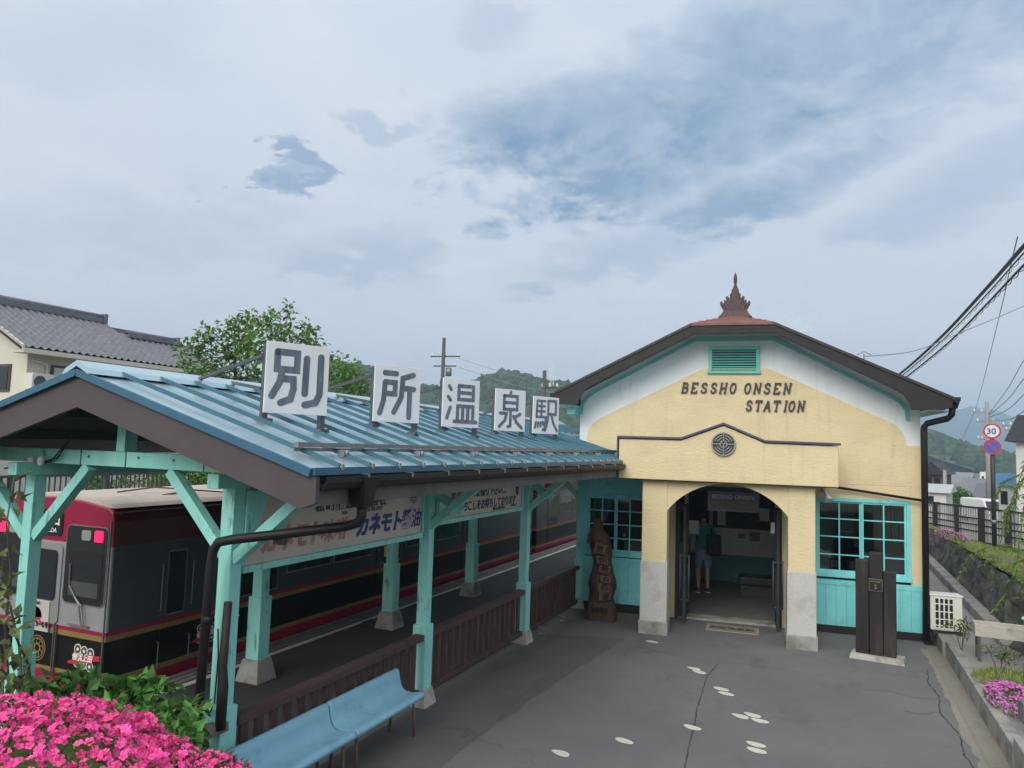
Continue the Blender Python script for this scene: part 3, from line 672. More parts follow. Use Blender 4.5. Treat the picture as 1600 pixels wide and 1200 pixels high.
# eave boards + soffit
b = MB(); b.boxm(-3.26, -3.22, Y0+.06, 13.3, 2.52, 2.735); b.build('eave_board', 'eavegrey', cy0, bevel=.006)
b = MB()
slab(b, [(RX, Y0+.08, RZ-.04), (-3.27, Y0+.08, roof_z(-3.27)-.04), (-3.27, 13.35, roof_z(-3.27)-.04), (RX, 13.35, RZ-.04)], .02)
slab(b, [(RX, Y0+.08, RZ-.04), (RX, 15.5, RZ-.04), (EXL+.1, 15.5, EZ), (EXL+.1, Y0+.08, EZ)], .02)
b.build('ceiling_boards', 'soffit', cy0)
# gutter with its joints
gt = MB(); prof = [(-.055, .03), (-.055, -.01), (-.035, -.05), (0, -.065), (.035, -.05), (.055, -.01), (.055, .03), (.045, .03), (.045, -.005), (0, -.05), (-.045, -.005), (-.045, .03)]
gt.prism(prof, (-3.13, 12.6, 2.70), (1, 0, 0), (0, 0, 1), 12.6-4.12)
gto = gt.build('gutter', 'gutter', cy0)
b = MB()
y = 4.6
while y < 12.5: b.boxm(-3.20, -3.065, y-.008, y+.008, 2.735, 2.742); b.boxm(-3.07, -3.062, y-.008, y+.008, 2.70, 2.742); y += .62
split(b.build('gutter_hanger', 'steel', gto))
b = MB(); b.frustum(-3.13, 4.62, 2.50, 2.72, .11, .17); b.tube([(-3.13, 4.62, 2.52), (-3.13, 4.62, 2.43), (-3.16, 4.62, 2.38), (-3.25, 4.60, 2.35), (-4.14, 4.40, 2.205), (-4.24, 4.385, 2.18), (-4.28, 4.38, 2.12), (-4.295, 4.38, 2.02), (-4.37, 4.40, -.02)], .036, 12)
dpo = b.build('downpipe', 'gutter', cy0)
b = MB()
for z, x in ((1.6, -4.311), (.75, -4.343)): b.lathe([(.042, -.03), (.042, .03)], 12, (x, 4.39, z))
b.beam((-3.75, 4.49, 2.30), (-3.75, 4.49, 2.19), .015, .11); b.build('pipe_collar', 'gutter', dpo)
# trusses, posts
YA = [4.62, 7.70, 10.78, 13.60]; YB = [4.62, 7.62, 10.72, 13.75]; XA, XB = -4.30, -6.62
for i, y in enumerate(YA):
    XA = -4.30 if i else -4.335
    b = MB(); b.beam((XA, y, .83 if i else .75), (XA, y, 2.58), .125, .125); po = b.build('post', 'teal', cy0, bevel=.006)
    b = MB(); b.beam((XA, y, .18), (XA, y, .90), .175, .175); b.build('sleeve', 'teal', po, bevel=.008)
    b = MB(); b.frustum(XA, y, 0, .19, .28, .20); b.build('footing', 'concrete_pale', po, bevel=.01)
    b = MB(); b.beam((XA+.05, y, 2.02), (XA+.82, y, 2.66), .09, .09); b.build('outer_brace', 'teal', cy0, bevel=.005)
    if i:
        b = MB(); b.beam((XA, y+.07, 2.42), (XA+.42, y+.07, 2.20), .045, .10); b.build('bracket_arm', 'teal', cy0, bevel=.004)
    b = MB(); b.beam((XA-.05, y, 2.05), (XA-.68, y, 2.68), .09, .09); b.build('inner_brace', 'teal', cy0, bevel=.005)
for i, y in enumerate(YB):
    XB = -6.62 if i else -6.68
    b = MB(); b.beam((XB, y, .9), (XB, y, 2.58), .145 if i else .118, .145 if i else .118); po = b.build('post', 'teal', cy0, bevel=.006)
    b = MB(); b.beam((XB, y, .20), (XB, y, .98), .20 if i else .165, .20 if i else .165); b.build('sleeve', 'teal', po, bevel=.008)
    b = MB(); b.frustum(XB, y, -.05, .22, .36, .25); b.build('footing', 'concrete', po, bevel=.01)
    b = MB(); b.beam((XB+.06, y, 2.02), (XB+.70, y, 2.68), .09, .09); b.build('inner_brace', 'teal', cy0, bevel=.005)
    b = MB(); b.beam((XB-.06, y, 2.02), (XB-.75, y, 2.62), .09, .09); b.build('outer_brace', 'teal', cy0, bevel=.005)
XA, XB = -4.30, -6.62
for i, y in enumerate(YA):
    b = MB(); b.beam((EXL+.25, y, 2.755), (-3.40, y, 2.755), .10, .13)
    to = b.build('tie_beam', 'teal', cy0, bevel=.005)
    b = MB(); b.beam((-5.56, y, 2.82), (-5.56, y, 3.30), .13, .10); b.build('king_post', 'teal', cy0, bevel=.005)
    if i:
        b = MB()
        for s_ in (-1, 1): b.beam((RX, y+.09, RZ-.12), (RX+s_*2.1, y+.09, RZ-.12-2.1*SL), .07, .10)
        b.build('rafter', 'teal', cy0)
b = MB()
for x, h in ((-5.95, .01), (-5.35, .02), (-4.95, .015)): b.lathe([(.012, 0), (.012, .012)], 8, (x, 4.565, 2.755+h), 'y')
for x in (-6.05, -5.50, -4.62): b.boxm(x-.005, x+.005, 4.566, 4.569, 2.69, 2.82)
split(b.build('bolt_plate', 'darksteel', cy0))
for x, nm in ((XA, 'eave_beam'), (XB, 'eave_beam')):
    b = MB(); b.beam((x, 4.35, 2.635), (x, 13.6 if x > -5 else 15.5, 2.635), .115, .11); b.build(nm, 'teal', cy0, bevel=.005)
b = MB(); b.beam((RX, 4.2, 3.33), (RX, 15.5, 3.33), .10, .12)
b.build('ridge_beam', 'teal', cy0)
b = MB()
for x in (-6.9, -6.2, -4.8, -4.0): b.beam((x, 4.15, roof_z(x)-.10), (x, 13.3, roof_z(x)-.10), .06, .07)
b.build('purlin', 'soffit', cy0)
# boarded bracket next to the first post, charred prop, service wires
b = MB(); b.prism([(0, 2.0), (0, 2.55), (.27, 2.55), (.13, 2.22), (.05, 2.0)], (-4.29, 4.69, 0), (0, 1, 0), (0, 0, 1), .03); b.build('bracket_board', 'teal', cy0)
b = MB(); b.tube([(-4.215, 4.50, .78), (-4.21, 4.495, 1.1), (-4.225, 4.495, 1.25), (-4.215, 4.50, 1.72)], [.04, .042, .034, .032], 7); b.build('charred_prop', 'monument', cy0)
b = MB(); b.tube([(-6.9, 4.54, 2.66), (-6.55, 4.53, 2.68), (-6.3, 4.53, 2.74), (-6.15, 4.55, 2.95)], .008, 5); b.tube([(-7.0, 4.53, 2.62), (-6.4, 4.54, 2.70), (-6.2, 4.55, 2.90)], .007, 5)
b.tube([(-4.33, 4.53, 1.5), (-4.30, 4.52, 1.3), (-4.31, 4.52, .95), (-4.36, 4.52, .85)], .006, 5)
split(b.build('service_cable', 'black', cy0))
b = MB(); b.lathe([(.0, .05), (.03, .03), (.03, -.03), (0, -.05)], 8, (-6.60, 4.50, 2.70)); b.lathe([(.0, .05), (.03, .03), (.03, -.03), (0, -.05)], 8, (-6.47, 4.50, 2.71)); split(b.build('insulator', 'whitepaint', cy0))
b = MB(); b.boxm(-4.45, -4.40, 12.0, 12.16, 2.28, 2.42); b.build('alarm_lamp', 'signred', cy0)

# advertising boards hung between the posts of the canopy
def board(y0, y1, zb0, zt, label):
    o = thing('advertising_board', label, 'sign board', (XA, (y0+y1)/2, zb0), group='painted boards hung under the canopy eave')
    b = MB(); b.boxm(XA-.03, XA-.012, y0, y1, zb0, zt); b.build('panel', 'adboard', o)
    b = MB(); b.boxm(XA-.04, XA+.02, y0, y1, zb0-.055, zb0); b.build('bottom_rail', 'teal', o, bevel=.004)
    b = MB()
    for yy in (y0, y1): b.boxm(XA-.038, XA+.012, yy-.018, yy+.018, zb0, zt)
    split(b.build('side_rail', 'teal', o))
    return o
bd = board(4.72, 7.58, 1.95, 2.585, 'cream board with blue and faded red lettering between the first two canopy posts')
fx = XA-.011
def adtext(s, size, m, y, z, par, bold=.0, shear=0, sx=1, sp=1): return text(s, size, m, 'lettering', par, (fx, y, z), (0, 1, 0), (0, 0, 1), .0012, shear, bold, sx, sp)
ls = [adtext('カネモト', .225, 'adblue', 6.27, 2.045, bd, .011, .22, .98, .96), adtext('醤油', .225, 'adblue', 7.11, 2.045, bd, .003, .22, .98, .96), adtext('カネモト', .225, 'adred', 4.92, 2.045, bd, .013, .22, .92, .95), adtext('味噌', .225, 'adred', 5.71, 2.045, bd, .003, .22, .92, .95),
      adtext('松崎醸造株式会社', .112, 'adnavy', 5.62, 2.325, bd, .003, 0, 1.25, 1.15), adtext('1426', .05, 'adnavy', 6.02, 2.262, bd, .0, 0, 1), adtext('TEL ㈹ 2727', .052, 'adnavy', 6.42, 2.268, bd, .0005, 0, 1.2)]
jl = join_mesh(ls, 'lettering')
b = MB(); b.prism(rot_ngon(6, .085, 7.38, 2.37, PI/6), (fx, 0, 0), (0, 1, 0), (0, 0, 1), .002)
b.cur = 1; stroke(b, rot_ngon(6, .066, 7.38, 2.37, PI/6)+[rot_ngon(6, .066, 7.38, 2.37, PI/6)[0]], .010, (fx, 0, 0), (0, 1, 0), (0, 0, 1), .004, caps=False)
stroke(b, [(7.345, 2.345), (7.415, 2.345)], .014, (fx, 0, 0), (0, 1, 0), (0, 0, 1), .004, caps=False); stroke(b, [(7.355, 2.395), (7.405, 2.395)], .012, (fx, 0, 0), (0, 1, 0), (0, 0, 1), .004, caps=False); stroke(b, [(7.38, 2.335), (7.38, 2.41)], .012, (fx, 0, 0), (0, 1, 0), (0, 0, 1), .0045, caps=False)
b.build('crest_mark', ['adnavy', 'adboard'], bd)
bd2 = board(7.98, 10.62, 2.055, 2.585, 'cream board with two lines of dark brush lettering between second and third canopy posts')
ls = [adtext('気をつけてお帰り下さい…', .155, 'adnavy', 8.28, 2.295, bd2, .004, .15, .96, .93), adtext('またのおこしをお待ちしております', .145, 'adnavy', 8.22, 2.125, bd2, .004, .15, .96, .93),
      adtext('別所温泉観光協会', .05, 'adnavy', 9.55, 2.072, bd2, .0, 0, 1.1), adtext('塩田町商工会', .04, 'adnavy', 10.2, 2.085, bd2, .0, 0, 1)]
jl2 = join_mesh(ls, 'lettering')
b = MB(); b.prism([(p[0], p[1]) for p in [(10.44+.06*math.cos(t*PI/8), 2.34+.115*math.sin(t*PI/8)) for t in range(16)]], (fx, 0, 0), (0, 1, 0), (0, 0, 1), .002); b.build('oval_mark', 'adnavy', bd2)

# rooftop character signs
KJ = {
 '別': (.105, [[(.17, .86), (.48, .86), (.48, .62), (.17, .62), (.17, .86)], [(.25, .60), (.22, .44), (.11, .24)], [(.24, .49), (.43, .49), (.44, .36), (.40, .21), (.25, .15)], [(.63, .80), (.62, .30)], [(.86, .84), (.86, .30), (.80, .18), (.63, .14)]]),
 '所': (.105, [[(.21, .86), (.46, .86)], [(.22, .70), (.44, .70), (.44, .50), (.22, .50)], [(.22, .70), (.20, .38), (.13, .15)], [(.83, .86), (.60, .79), (.58, .45), (.43, .18)], [(.62, .61), (.85, .61)], [(.76, .58), (.76, .10)]]),
 '温': (.082, [[(.16, .84), (.21, .77)], [(.14, .62), (.20, .55)], [(.12, .18), (.20, .40)], [(.42, .86), (.82, .86), (.82, .58), (.42, .58), (.42, .86)], [(.45, .72), (.8, .72)], [(.40, .44), (.82, .44), (.82, .14)], [(.40, .44), (.40, .14)], [(.54, .42), (.54, .15)], [(.68, .42), (.68, .15)], [(.32, .12), (.92, .12)]]),
 '泉': (.085, [[(.50, .94), (.47, .86)], [(.28, .84), (.72, .84), (.72, .52), (.28, .52), (.28, .84)], [(.3, .68), (.7, .68)], [(.50, .50), (.50, .13), (.42, .10)], [(.16, .42), (.37, .42), (.32, .26), (.14, .10)], [(.82, .42), (.62, .32)], [(.60, .36), (.70, .22), (.88, .09)]]),
 '駅': (.072, [[(.15, .88), (.13, .44)], [(.15, .88), (.46, .88)], [(.15, .74), (.44, .74)], [(.15, .60), (.44, .60)], [(.31, .88), (.31, .46)], [(.13, .45), (.48, .45), (.46, .16), (.37, .10)], [(.11, .30), (.07, .16)], [(.20, .30), (.18, .18)], [(.29, .30), (.29, .20)], [(.37, .32), (.40, .24)], [(.57, .90), (.87, .90), (.87, .54), (.57, .54)], [(.57, .90), (.57, .52), (.54, .30), (.46, .09)], [(.70, .52), (.78, .30), (.93, .09)]]),
}
HD = R(27)       # each board is turned this far from the ridge line
SW_, SH_ = .565, .60
da = Vector((math.sin(HD), math.cos(HD), 0)); db = Vector((0, 0, 1)); dn = da.cross(db)
lab = ['first', 'second', 'third', 'fourth', 'last']
for i, (ch, y) in enumerate(zip('別所温泉駅', (4.83, 6.53, 8.03, 9.60, 11.08))):
    xl = -4.34 if i else -4.28; o0 = Vector((xl, y, 3.185))
    t = thing('roof_sign', 'white board on the canopy roof painted with the grey character ' + ch, 'sign', (xl, y, roof_z(xl)), group='white character boards along the canopy roof')
    b = MB(); b.prism([(0, 0), (SW_, 0), (SW_, SH_), (0, SH_)], o0-dn*.02, da, db, .02); b.build('panel', 'signwhite', t, bevel=.003)
    b = MB(); wd, sts = KJ[ch]
    for k, s_ in enumerate(sts): stroke(b, [(p[0]*SW_, p[1]*SH_) for p in s_], wd*SW_, o0, da, db, .0012+.0006*k)
    b.build('character', 'signink', t)
    for u in (0.0, SW_-.05):
        p = o0+da*(u+.02)-dn*.045; b = MB(); zr = roof_z(p.x); b.beam(p+Vector((0, 0, zr-3.185+.01)), p+Vector((0, 0, SH_-.02)), .05, .05, da)
        b.boxm(p.x-.05, p.x+.05, p.y-.06, p.y+.06, zr-.005, zr+.025); b.build('support_post', 'darksteel', t)
    p = o0-dn*.06
    for zz, yr in ((.48, .38), (.20, .80)):
        b = MB(); b.beam(p+Vector((0, 0, zz)), (RX+.06, y+yr+.02, RZ+.05), .028, .028); b.build('stay', 'darksteel', t)

# ================================================================== FENCE between forecourt and platform
def pfence(y0, y1, label, m='fence', ends=(.10, .10), name='platform_fence'):
    o = thing(name, label, 'fence', (XA, (y0+y1)/2, 0), group='brown slatted fences between the canopy posts')
    b = MB(); b.boxm(XA-.045, XA+.075, y0-ends[0], y1+ends[1], .735, .805); b.build('top_rail', m, o, bevel=.008)
    b = MB(); b.boxm(XA-.03, XA+.06, y0, y1, .13, .195); b.build('bottom_rail', m, o, bevel=.006)
    b = MB(); n = int((y1-y0)/.168)
    for k in range(n):
        y = y0+(k+.5)*(y1-y0)/n; j = random.uniform(-.004, .004)
        b.boxm(XA-.012+j, XA+.022+j, y-.04, y+.04, .19, .74)
    b.build('slat_panel', m, o)
    return o
pfence(4.74, 7.58, 'brown slatted fence behind the blue bench', ends=(.03, .02))
pfence(7.82, 10.66, 'brown slatted fence between the second and third canopy posts', ends=(.03, .02))
pfence(10.90, 13.35, 'dark brown slatted fence running up to the carved wood statue', ends=(.03, .02))
f0 = pfence(2.6, 4.50, 'weathered grey fence stub half hidden by the hydrangea', 'greywood', name='platform_fence')
# metal stays at the foot of the far fence
for y in (11.35, 12.35):
    t = thing('fence_stay', 'pale metal foot under the far fence, %s' % ('nearer to the third post' if y < 12 else 'farther from the third post'), 'metal foot', (-4.2, y, 0), group='metal feet under the fence')
    b = MB(); b.tube([(-4.25, y, .12), (-4.18, y, .10), (-4.16, y+.02, .02)], .012, 6); b.boxm(-4.24, -4.06, y-.03, y+.05, 0.004, .014); b.build('foot', 'steel', t)

# ================================================================== BENCH (two moulded units)
def bench(y0, y1, label):
    o = thing('bench', label, 'bench', (-4.05, (y0+y1)/2, 0), group='blue moulded benches along the fence')
    pr = [(-.16, .745), (-.125, .755), (-.10, .73), (-.085, .62), (-.065, .50), (-.03, .432), (.03, .405), (.12, .405), (.20, .425), (.245, .432), (.275, .41), (.285, .375), (.268, .375), (.252, .40), (.20, .40), (.12, .38), (.02, .38), (-.055, .415), (-.09, .49), (-.112, .62), (-.128, .72), (-.155, .72)]
    pr = [(a*.83+.01, z if z < .42 else .42+(z-.42)*.60) for a, z in pr]
    b = MB(); b.smooth = True
    n = len(pr); ys = [y0, y0+.012, y0+.03, y1-.03, y1-.012, y1]; sc_ = [.012, .003, 0, 0, .003, .012]
    cx = sum(p[0] for p in pr)/n; cz = sum(p[1] for p in pr)/n
    vs = []
    for yy, s_ in zip(ys, sc_): vs += [(-4.06+p[0], yy, p[1]-s_*(1 if p[1] > .5 else .3)) for p in pr]
    fs = [(i*n+k, i*n+(k+1) % n, (i+1)*n+(k+1) % n, (i+1)*n+k) for i in range(len(ys)-1) for k in range(n)]
    b.add(vs, fs); b.smooth = False; b.add([], [])
    b.f.append(list(range(n))); b.mi.append(0); b.sm.append(False); b.f.append([(len(ys)-1)*n+k for k in range(n)][::-1]); b.mi.append(0); b.sm.append(False)
    b.build('seat_shell', 'bench', o)
    for yy in (y0+.09, y1-.09):
        b = MB(); b.tube([(-3.90, yy, .39), (-3.88, yy, 0)], .0135, 8); b.build('leg', 'rust', o)
        b = MB(); b.tube([(-4.13, yy, .41), (-4.17, yy, 0)], .0135, 8); b.build('leg', 'rust', o)
    b = MB(); b.boxm(-4.15, -3.88, y0+.08, y0+.10, .365, .385); b.boxm(-4.15, -3.88, y1-.10, y1-.08, .365, .385); b.boxm(-4.02, -3.99, y0+.08, y1-.08, .365, .38); b.build('frame', 'rust', o)
    return o
bench(5.75, 6.93, 'pale blue moulded bench by the second canopy post')
bench(4.55, 5.73, 'pale blue moulded bench nearest the pink azaleas')

# footprints painted on the asphalt
fp = [(-2.53, 11.81, 0), (-1.70, 10.68, .3), (-1.61, 10.55, .3), (-1.25, 9.96, .2), (-1.17, 9.80, .2), (-.92, 9.06, .3), (-.80, 9.17, .3), (-.71, 9.02, .2), (-1.36, 8.45, .2), (-.69, 8.29, .2), (-.67, 8.13, .2), (-1.93, 7.74, .2), (-2.41, 7.15, .2)]
fl = ['beside the left pillar foot', 'farther of the pair halfway to the entrance', 'nearer of the pair halfway to the entrance', 'farther of the pair right of the crack', 'nearer of the pair right of the crack', 'left of the trio', 'top of the trio', 'right of the trio', 'on the crack line', 'upper of the stacked pair', 'lower of the stacked pair', 'left of the crack, farther one', 'nearest the camera, far left']
for (x, y, rz), l_ in zip(fp, fl):
    b = MB(); pts = []
    for k in range(18):
        a = 2*PI*k/18; r_ = 1+.06*math.sin(3*a+x*9); pts.append((.105*math.cos(a)*r_, (.058+.011*math.cos(a))*math.sin(a)*r_, .004+.0005*len(pts)*0))
    b.add([(0, 0, .005)]+pts, [(0, k+1, (k+1) % 18+1) for k in range(18)])
    lf = .0006*(fp.index((x, y, rz)) % 3)
    o = b.build('painted_footprint', 'footpaint'); o.location = (x, y, lf); o.rotation_euler = (0, 0, -rz-.15)
    tag(o, 'pale oval painted mark on the asphalt, ' + l_, 'painted mark', 'pale marks painted across the forecourt')

# ================================================================== STATION
PH = R(6); P0 = Vector((1.43, 14.14, 0))
SM = Matrix.Translation(P0) @ Matrix.Rotation(PH, 4, 'Z')
def SW3(u, v, z=0): return SM @ Vector((u, -v, z))
st = thing('station_building', 'yellow and white station house with dark brown hipped gable roof and arched entrance', 'station', P0, PH, world=False)
ax, bz = (1, 0, 0), (0, 0, 1)
b = MB()
for u0, u1, z0, z1 in ((-4.50, -3.99, 0, 2.5), (-2.18, -1.66, 0, 2.5), (-.165, 0, .88, 2.5), (-1.66, -.165, 2.24, 2.5), (-3.99, -2.18, 2.36, 2.5)):
    b.boxm(u0, u1, -.02, .14, z0, z1)
b.prism([(-5.8, 2.5), (0, 2.5), (0, 3.19), (-.215, 3.19), (-.225, 3.28), (-.27, 3.40), (-.34, 3.50), (-.43, 3.565), (-2.42, 4.50), (-3.52, 4.50), (-5.40, 3.555), (-5.52, 3.48), (-5.61, 3.37), (-5.66, 3.22), (-5.67, 2.72), (-5.8, 2.72)], (0, 0, 0), ax, bz, .022)
wallo = b.build('wall', 'yellow', st, bevel=.006)
b = MB(); b.prism([(-5.8, 2.5), (0, 2.5), (0, 3.95), (-2.3, 5.12), (-3.7, 5.12), (-5.8, 4.02)], (0, .14, 0), ax, bz, .14); b.build('gable_band', 'white_wall', st)
b = MB(); b.boxm(-.14, 0, .14, 9, 0, 3.72); b.boxm(-5.8, -5.66, .14, 9, 2.1, 3.72); b.boxm(-5.8, 0, 9, 9.14, 0, 4.6); b.build('side_wall', 'white_wall', st)
b = MB(); b.boxm(-5.8, -5.66, .14, 9, 0, 2.1)
for k in range(9): b.boxm(-5.815, -5.8, .5+k*.95, .58+k*.95, 0, 2.5)
b.build('timber_side', 'intteal', st)
# teal boarding under windows: each board slightly proud by turn
b = MB()
def boards(u0, u1, z0, z1, y=-.012, wd=.165):
    n = max(1, round((u1-u0)/wd))
    for k in range(n):
        a, c = u0+(u1-u0)*k/n, u0+(u1-u0)*(k+1)/n; b.boxm(a+.003, c-.003, y, .10, z0, z1)
    b.boxm(u0, u1, y+.012, .09, z0, z1)
boards(-1.64, -.005, .125, .80); b.boxm(-1.66, 0, -.022, .10, .80, .885); b.build('teal_panelling', 'teal_wall', st, bevel=.003)
b = MB(); boards(-5.66, -4.50, .15, .90); b.boxm(-5.70, -4.49, -.022, .10, .90, .98)
b.boxm(-5.80, -5.66, -.018, .14, 0.1, 2.5); b.boxm(-5.66, -4.50, -.014, .12, 2.14, 2.5)
b.build('teal_panelling', 'teal_wall', st, bevel=.003)
b = MB(); b.boxm(-1.68, .01, -.03, .12, 0, .125); b.build('plinth', 'browndark', st); b = MB(); b.boxm(-5.80, -4.50, -.03, .12, 0, .15); b.build('plinth', 'browndark', st)
def swindow(u0, u1, z0, z1, cols, rows, sashes=2, name='window'):
    b = MB(); f = .062
    b.boxm(u0, u1, -.035, .08, z1-f, z1); b.boxm(u0-.015, u1+.015, -.05, .08, z0-.03, z0+f*.7); b.boxm(u0, u0+f, -.035, .08, z0+f*.7, z1-f); b.boxm(u1-f, u1, -.035, .08, z0+f*.7, z1-f)
    wo = b.build(name, 'teal_wall', st, bevel=.004)
    b = MB(); a0, a1, c0, c1 = u0+f, u1-f, z0+f*.7, z1-f; sw = (a1-a0)/sashes
    for s_ in range(sashes):
        x0, x1 = a0+s_*sw, a0+(s_+1)*sw; yo = .012 if s_ % 2 == 0 else -.012
        st_ = .032
        b.boxm(x0+.001, x0+st_, yo, yo+.03, c0, c1); b.boxm(x1-st_, x1-.001, yo, yo+.03, c0, c1); b.boxm(x0+st_, x1-st_, yo, yo+.03, c0, c0+.045); b.boxm(x0+st_, x1-st_, yo, yo+.03, c1-.03, c1)
        for k in range(1, cols):
            xm = x0+st_+(x1-x0-2*st_)*k/cols; b.boxm(xm-.011, xm+.011, yo+.004, yo+.026, c0+.045, c1-.03)
        for k in range(1, rows):
            zm = c0+(c1-c0)*k/rows; b.boxm(x0+st_, x1-st_, yo+.006, yo+.024, zm-.010, zm+.010)
    b.build('sash', 'teal_wall', wo)
    b = MB(); b.boxm(a0, a1, .024, .027, c0, c1); b.build('pane', 'glass', wo)
    return wo
swindow(-1.66, -.165, .96, 2.27, 2, 4)
swindow(-5.66, -4.50, 1.03, 2.14, 2, 4)
# porch
b = MB(); b.prism([(-4.81, 2.5), (-1.445, 2.5), (-1.445, 3.125), (-2.51, 3.14), (-3.14, 3.405), (-3.80, 3.15), (-4.81, 3.15)], (0, -.03, 0), ax, bz, 1.52)
pp = b.build('porch_parapet', 'yellow', st, bevel=.012)
b = MB(); tl = [(-4.84, 3.165), (-3.80, 3.165), (-3.14, 3.42), (-2.51, 3.155), (-1.415, 3.14)]
b.prism(tl+[(p, q+.035) for p, q in tl[::-1]], (0, -.04, 0), ax, bz, 1.545)
b.build('coping', 'navytrim', pp)
b = MB(); b.boxm(-4.843, -4.82, -1.58, -.04, 2.52, 3.165); b.build('side_flashing', 'navytrim', pp)
for u0, u1, name in ((-4.43, -4.02, 'pillar'), (-2.16, -1.76, 'pillar')):
    b = MB(); b.boxm(u0, u1, -1.385, -1.0, 1.16, 2.5); po = b.build(name, 'yellow', st, bevel=.015)
    b = MB(); b.boxm(u0-.012, u1+.012, -1.4, -.985, .2, 1.17); b.build('stone_facing', 'granite', po, bevel=.01)
    b = MB(); b.boxm(u0-.03, u1+.03, -1.425, -.965, -.02, .21); b.build('footing', 'concrete', po, bevel=.015)
b = MB(); top = 2.5
# arch as quads so that the opening stays clean
_al = math.asin(.93/1.155); ar = [(-3.09+1.155*math.sin(-_al+2*_al*k/28), 2.0+.47-1.155+1.155*math.cos(-_al+2*_al*k/28)) for k in range(29)]
for k in range(28):
    b.prism([ar[k], ar[k+1], (ar[k+1][0], 2.5), (ar[k][0], 2.5)], (0, -1.02, 0), ax, bz, .35)
b.build('arch', 'yellow', st)
b = MB(); b.boxm(-4.80, -1.45, -1.5, -.03, 2.485, 2.499); b.build('porch_ceiling', 'soffit', st)
# doorway
b = MB(); b.boxm(-3.99, -3.93, -.04, .12, 0, 2.36); b.boxm(-2.24, -2.18, -.04, .12, 0, 2.36); b.boxm(-3.93, -2.24, -.04, .12, 2.28, 2.36)
b.boxm(-3.93, -3.84, -.02, .05, 0, .25); b.boxm(-3.93, -3.84, -.02, .05, .95, 1.05); b.build('door_frame', 'intdark', st)
b = MB(); b.boxm(-3.93, -3.82, .01, .016, .25, 2.02); b.build('sidelight', 'darkglass', st)
for u, s_ in ((-3.80, 1), (-2.26, -1)):
    b = MB(); y0, y1 = -.43, .30
    b.boxm(u-.022, u+.022, y0, y0+.09, .03, 2.02); b.boxm(u-.022, u+.022, y1-.09, y1, .03, 2.02); b.boxm(u-.02, u+.02, y0+.09, y1-.09, .03, .22); b.boxm(u-.02, u+.02, y0+.09, y1-.09, 1.9, 2.02); b.boxm(u-.02, u+.02, y0+.09, y1-.09, .98, 1.05)
    do = b.build('door', 'intdark', st, bevel=.003)
    b = MB(); b.boxm(u-.004, u+.004, y0+.09, y1-.09, .22, 1.9); b.build('pane', 'darkglass', do)
    for q in (-1, 1):
        b = MB(); xx = u+q*.075
        b.tube([(xx, y0+.045, .38), (xx, y0+.045, 1.18)], .012, 8)
        for z in (.40, 1.15): b.tube([(u+q*.02, y0+.045, z), (xx+q*.012, y0+.045, z)], .008, 6)
        b.build('handle', 'darksteel', do)
# front roof: barge board, trim, vent
b = MB(); b.prism([(-6.15, 3.98), (-6.14, 3.77), (-5.72, 3.76), (-5.70, 3.88), (-5.62, 4.01), (-5.48, 4.115), (-3.66, 5.045), (-2.34, 5.045), (-.50, 4.095), (-.36, 4.01), (-.27, 3.87), (-.25, 3.76), (.22, 3.76), (.34, 3.80), (.35, 3.95), (-2.35, 5.21), (-3.72, 5.21)], (0, -.555, 0), ax, bz, .045)
b.build('barge_board', 'browndark', st, bevel=.006)
b = MB(); stroke(b, [(-5.78, 3.62), (-5.76, 3.80), (-5.68, 3.93), (-5.52, 4.05), (-3.69, 5.02), (-2.31, 5.02), (-.46, 4.03), (-.30, 3.93), (-.21, 3.80), (-.19, 3.62)], .055, (0, -.0, 0), ax, bz, .045, caps=False); b.build('gable_trim', 'tealtrim', st)
b = MB(); b.boxm(-3.44, -2.56, -.06, .0, 4.83, 4.89); b.boxm(-3.46, -2.54, -.07, .0, 4.395, 4.445); b.boxm(-3.44, -3.38, -.06, 0, 4.445, 4.83); b.boxm(-2.62, -2.56, -.06, 0, 4.445, 4.83)
vo = b.build('vent', 'tealtrim', st, bevel=.004)
b = MB(); b.boxm(-3.38, -2.62, -.012, -.006, 4.445, 4.83); b.build('vent_back', 'black', vo)
b = MB()
for k in range(8): z = 4.465+k*.047; b.beam((-3.38, -.035, z+.008), (-2.62, -.035, z+.008), .038, .007, Vector((0, -.75, 1)).normalized())
b.build('louvre', 'tealtrim', vo)
b = MB(); b.boxm(-5.98, -5.82, -.36, -.02, 3.60, 3.74); b.build('beam_end', 'tealtrim', st)
b = MB(); b.boxm(-6.12, -5.80, -.5, 9, 3.735, 3.76); b.boxm(0, .30, -.5, 9, 3.735, 3.76); b.boxm(-6.1, .3, -.55, 0.0, 3.74, 3.755) if False else None
slab(b, [(-6.1, -.54, 3.92), (-3.7, -.54, 5.13), (-3.7, .1, 5.13), (-6.1, .1, 3.92)], .02); slab(b, [(-3.7, -.54, 5.13), (-2.35, -.54, 5.13), (-2.35, .1, 5.13), (-3.7, .1, 5.13)], .02); slab(b, [(-2.35, -.54, 5.13), (.3, -.54, 3.88), (.3, .1, 3.88), (-2.35, .1, 5.13)], .02)
b.build('soffit', mat('pale_soffit', (.42, .52, .48), .7, .05, 4), st)
b = MB(); HX, HY, HZ = -2.99, .78, 5.60
slab(b, [(-6.17, -.62, 4.0), (-3.72, -.62, 5.235), (HX, HY, HZ), (HX, 9.4, HZ), (-6.17, 9.4, 4.0)], .05)
slab(b, [(.37, -.62, 3.97), (.37, 9.4, 3.97), (HX, 9.4, HZ), (HX, HY, HZ), (-2.35, -.62, 5.235)], .05)
b.build('roof', 'roofbrown', st)
b = MB(); slab(b, [(-3.72, -.62, 5.235), (-2.35, -.62, 5.235), (HX, HY, HZ)], .05)
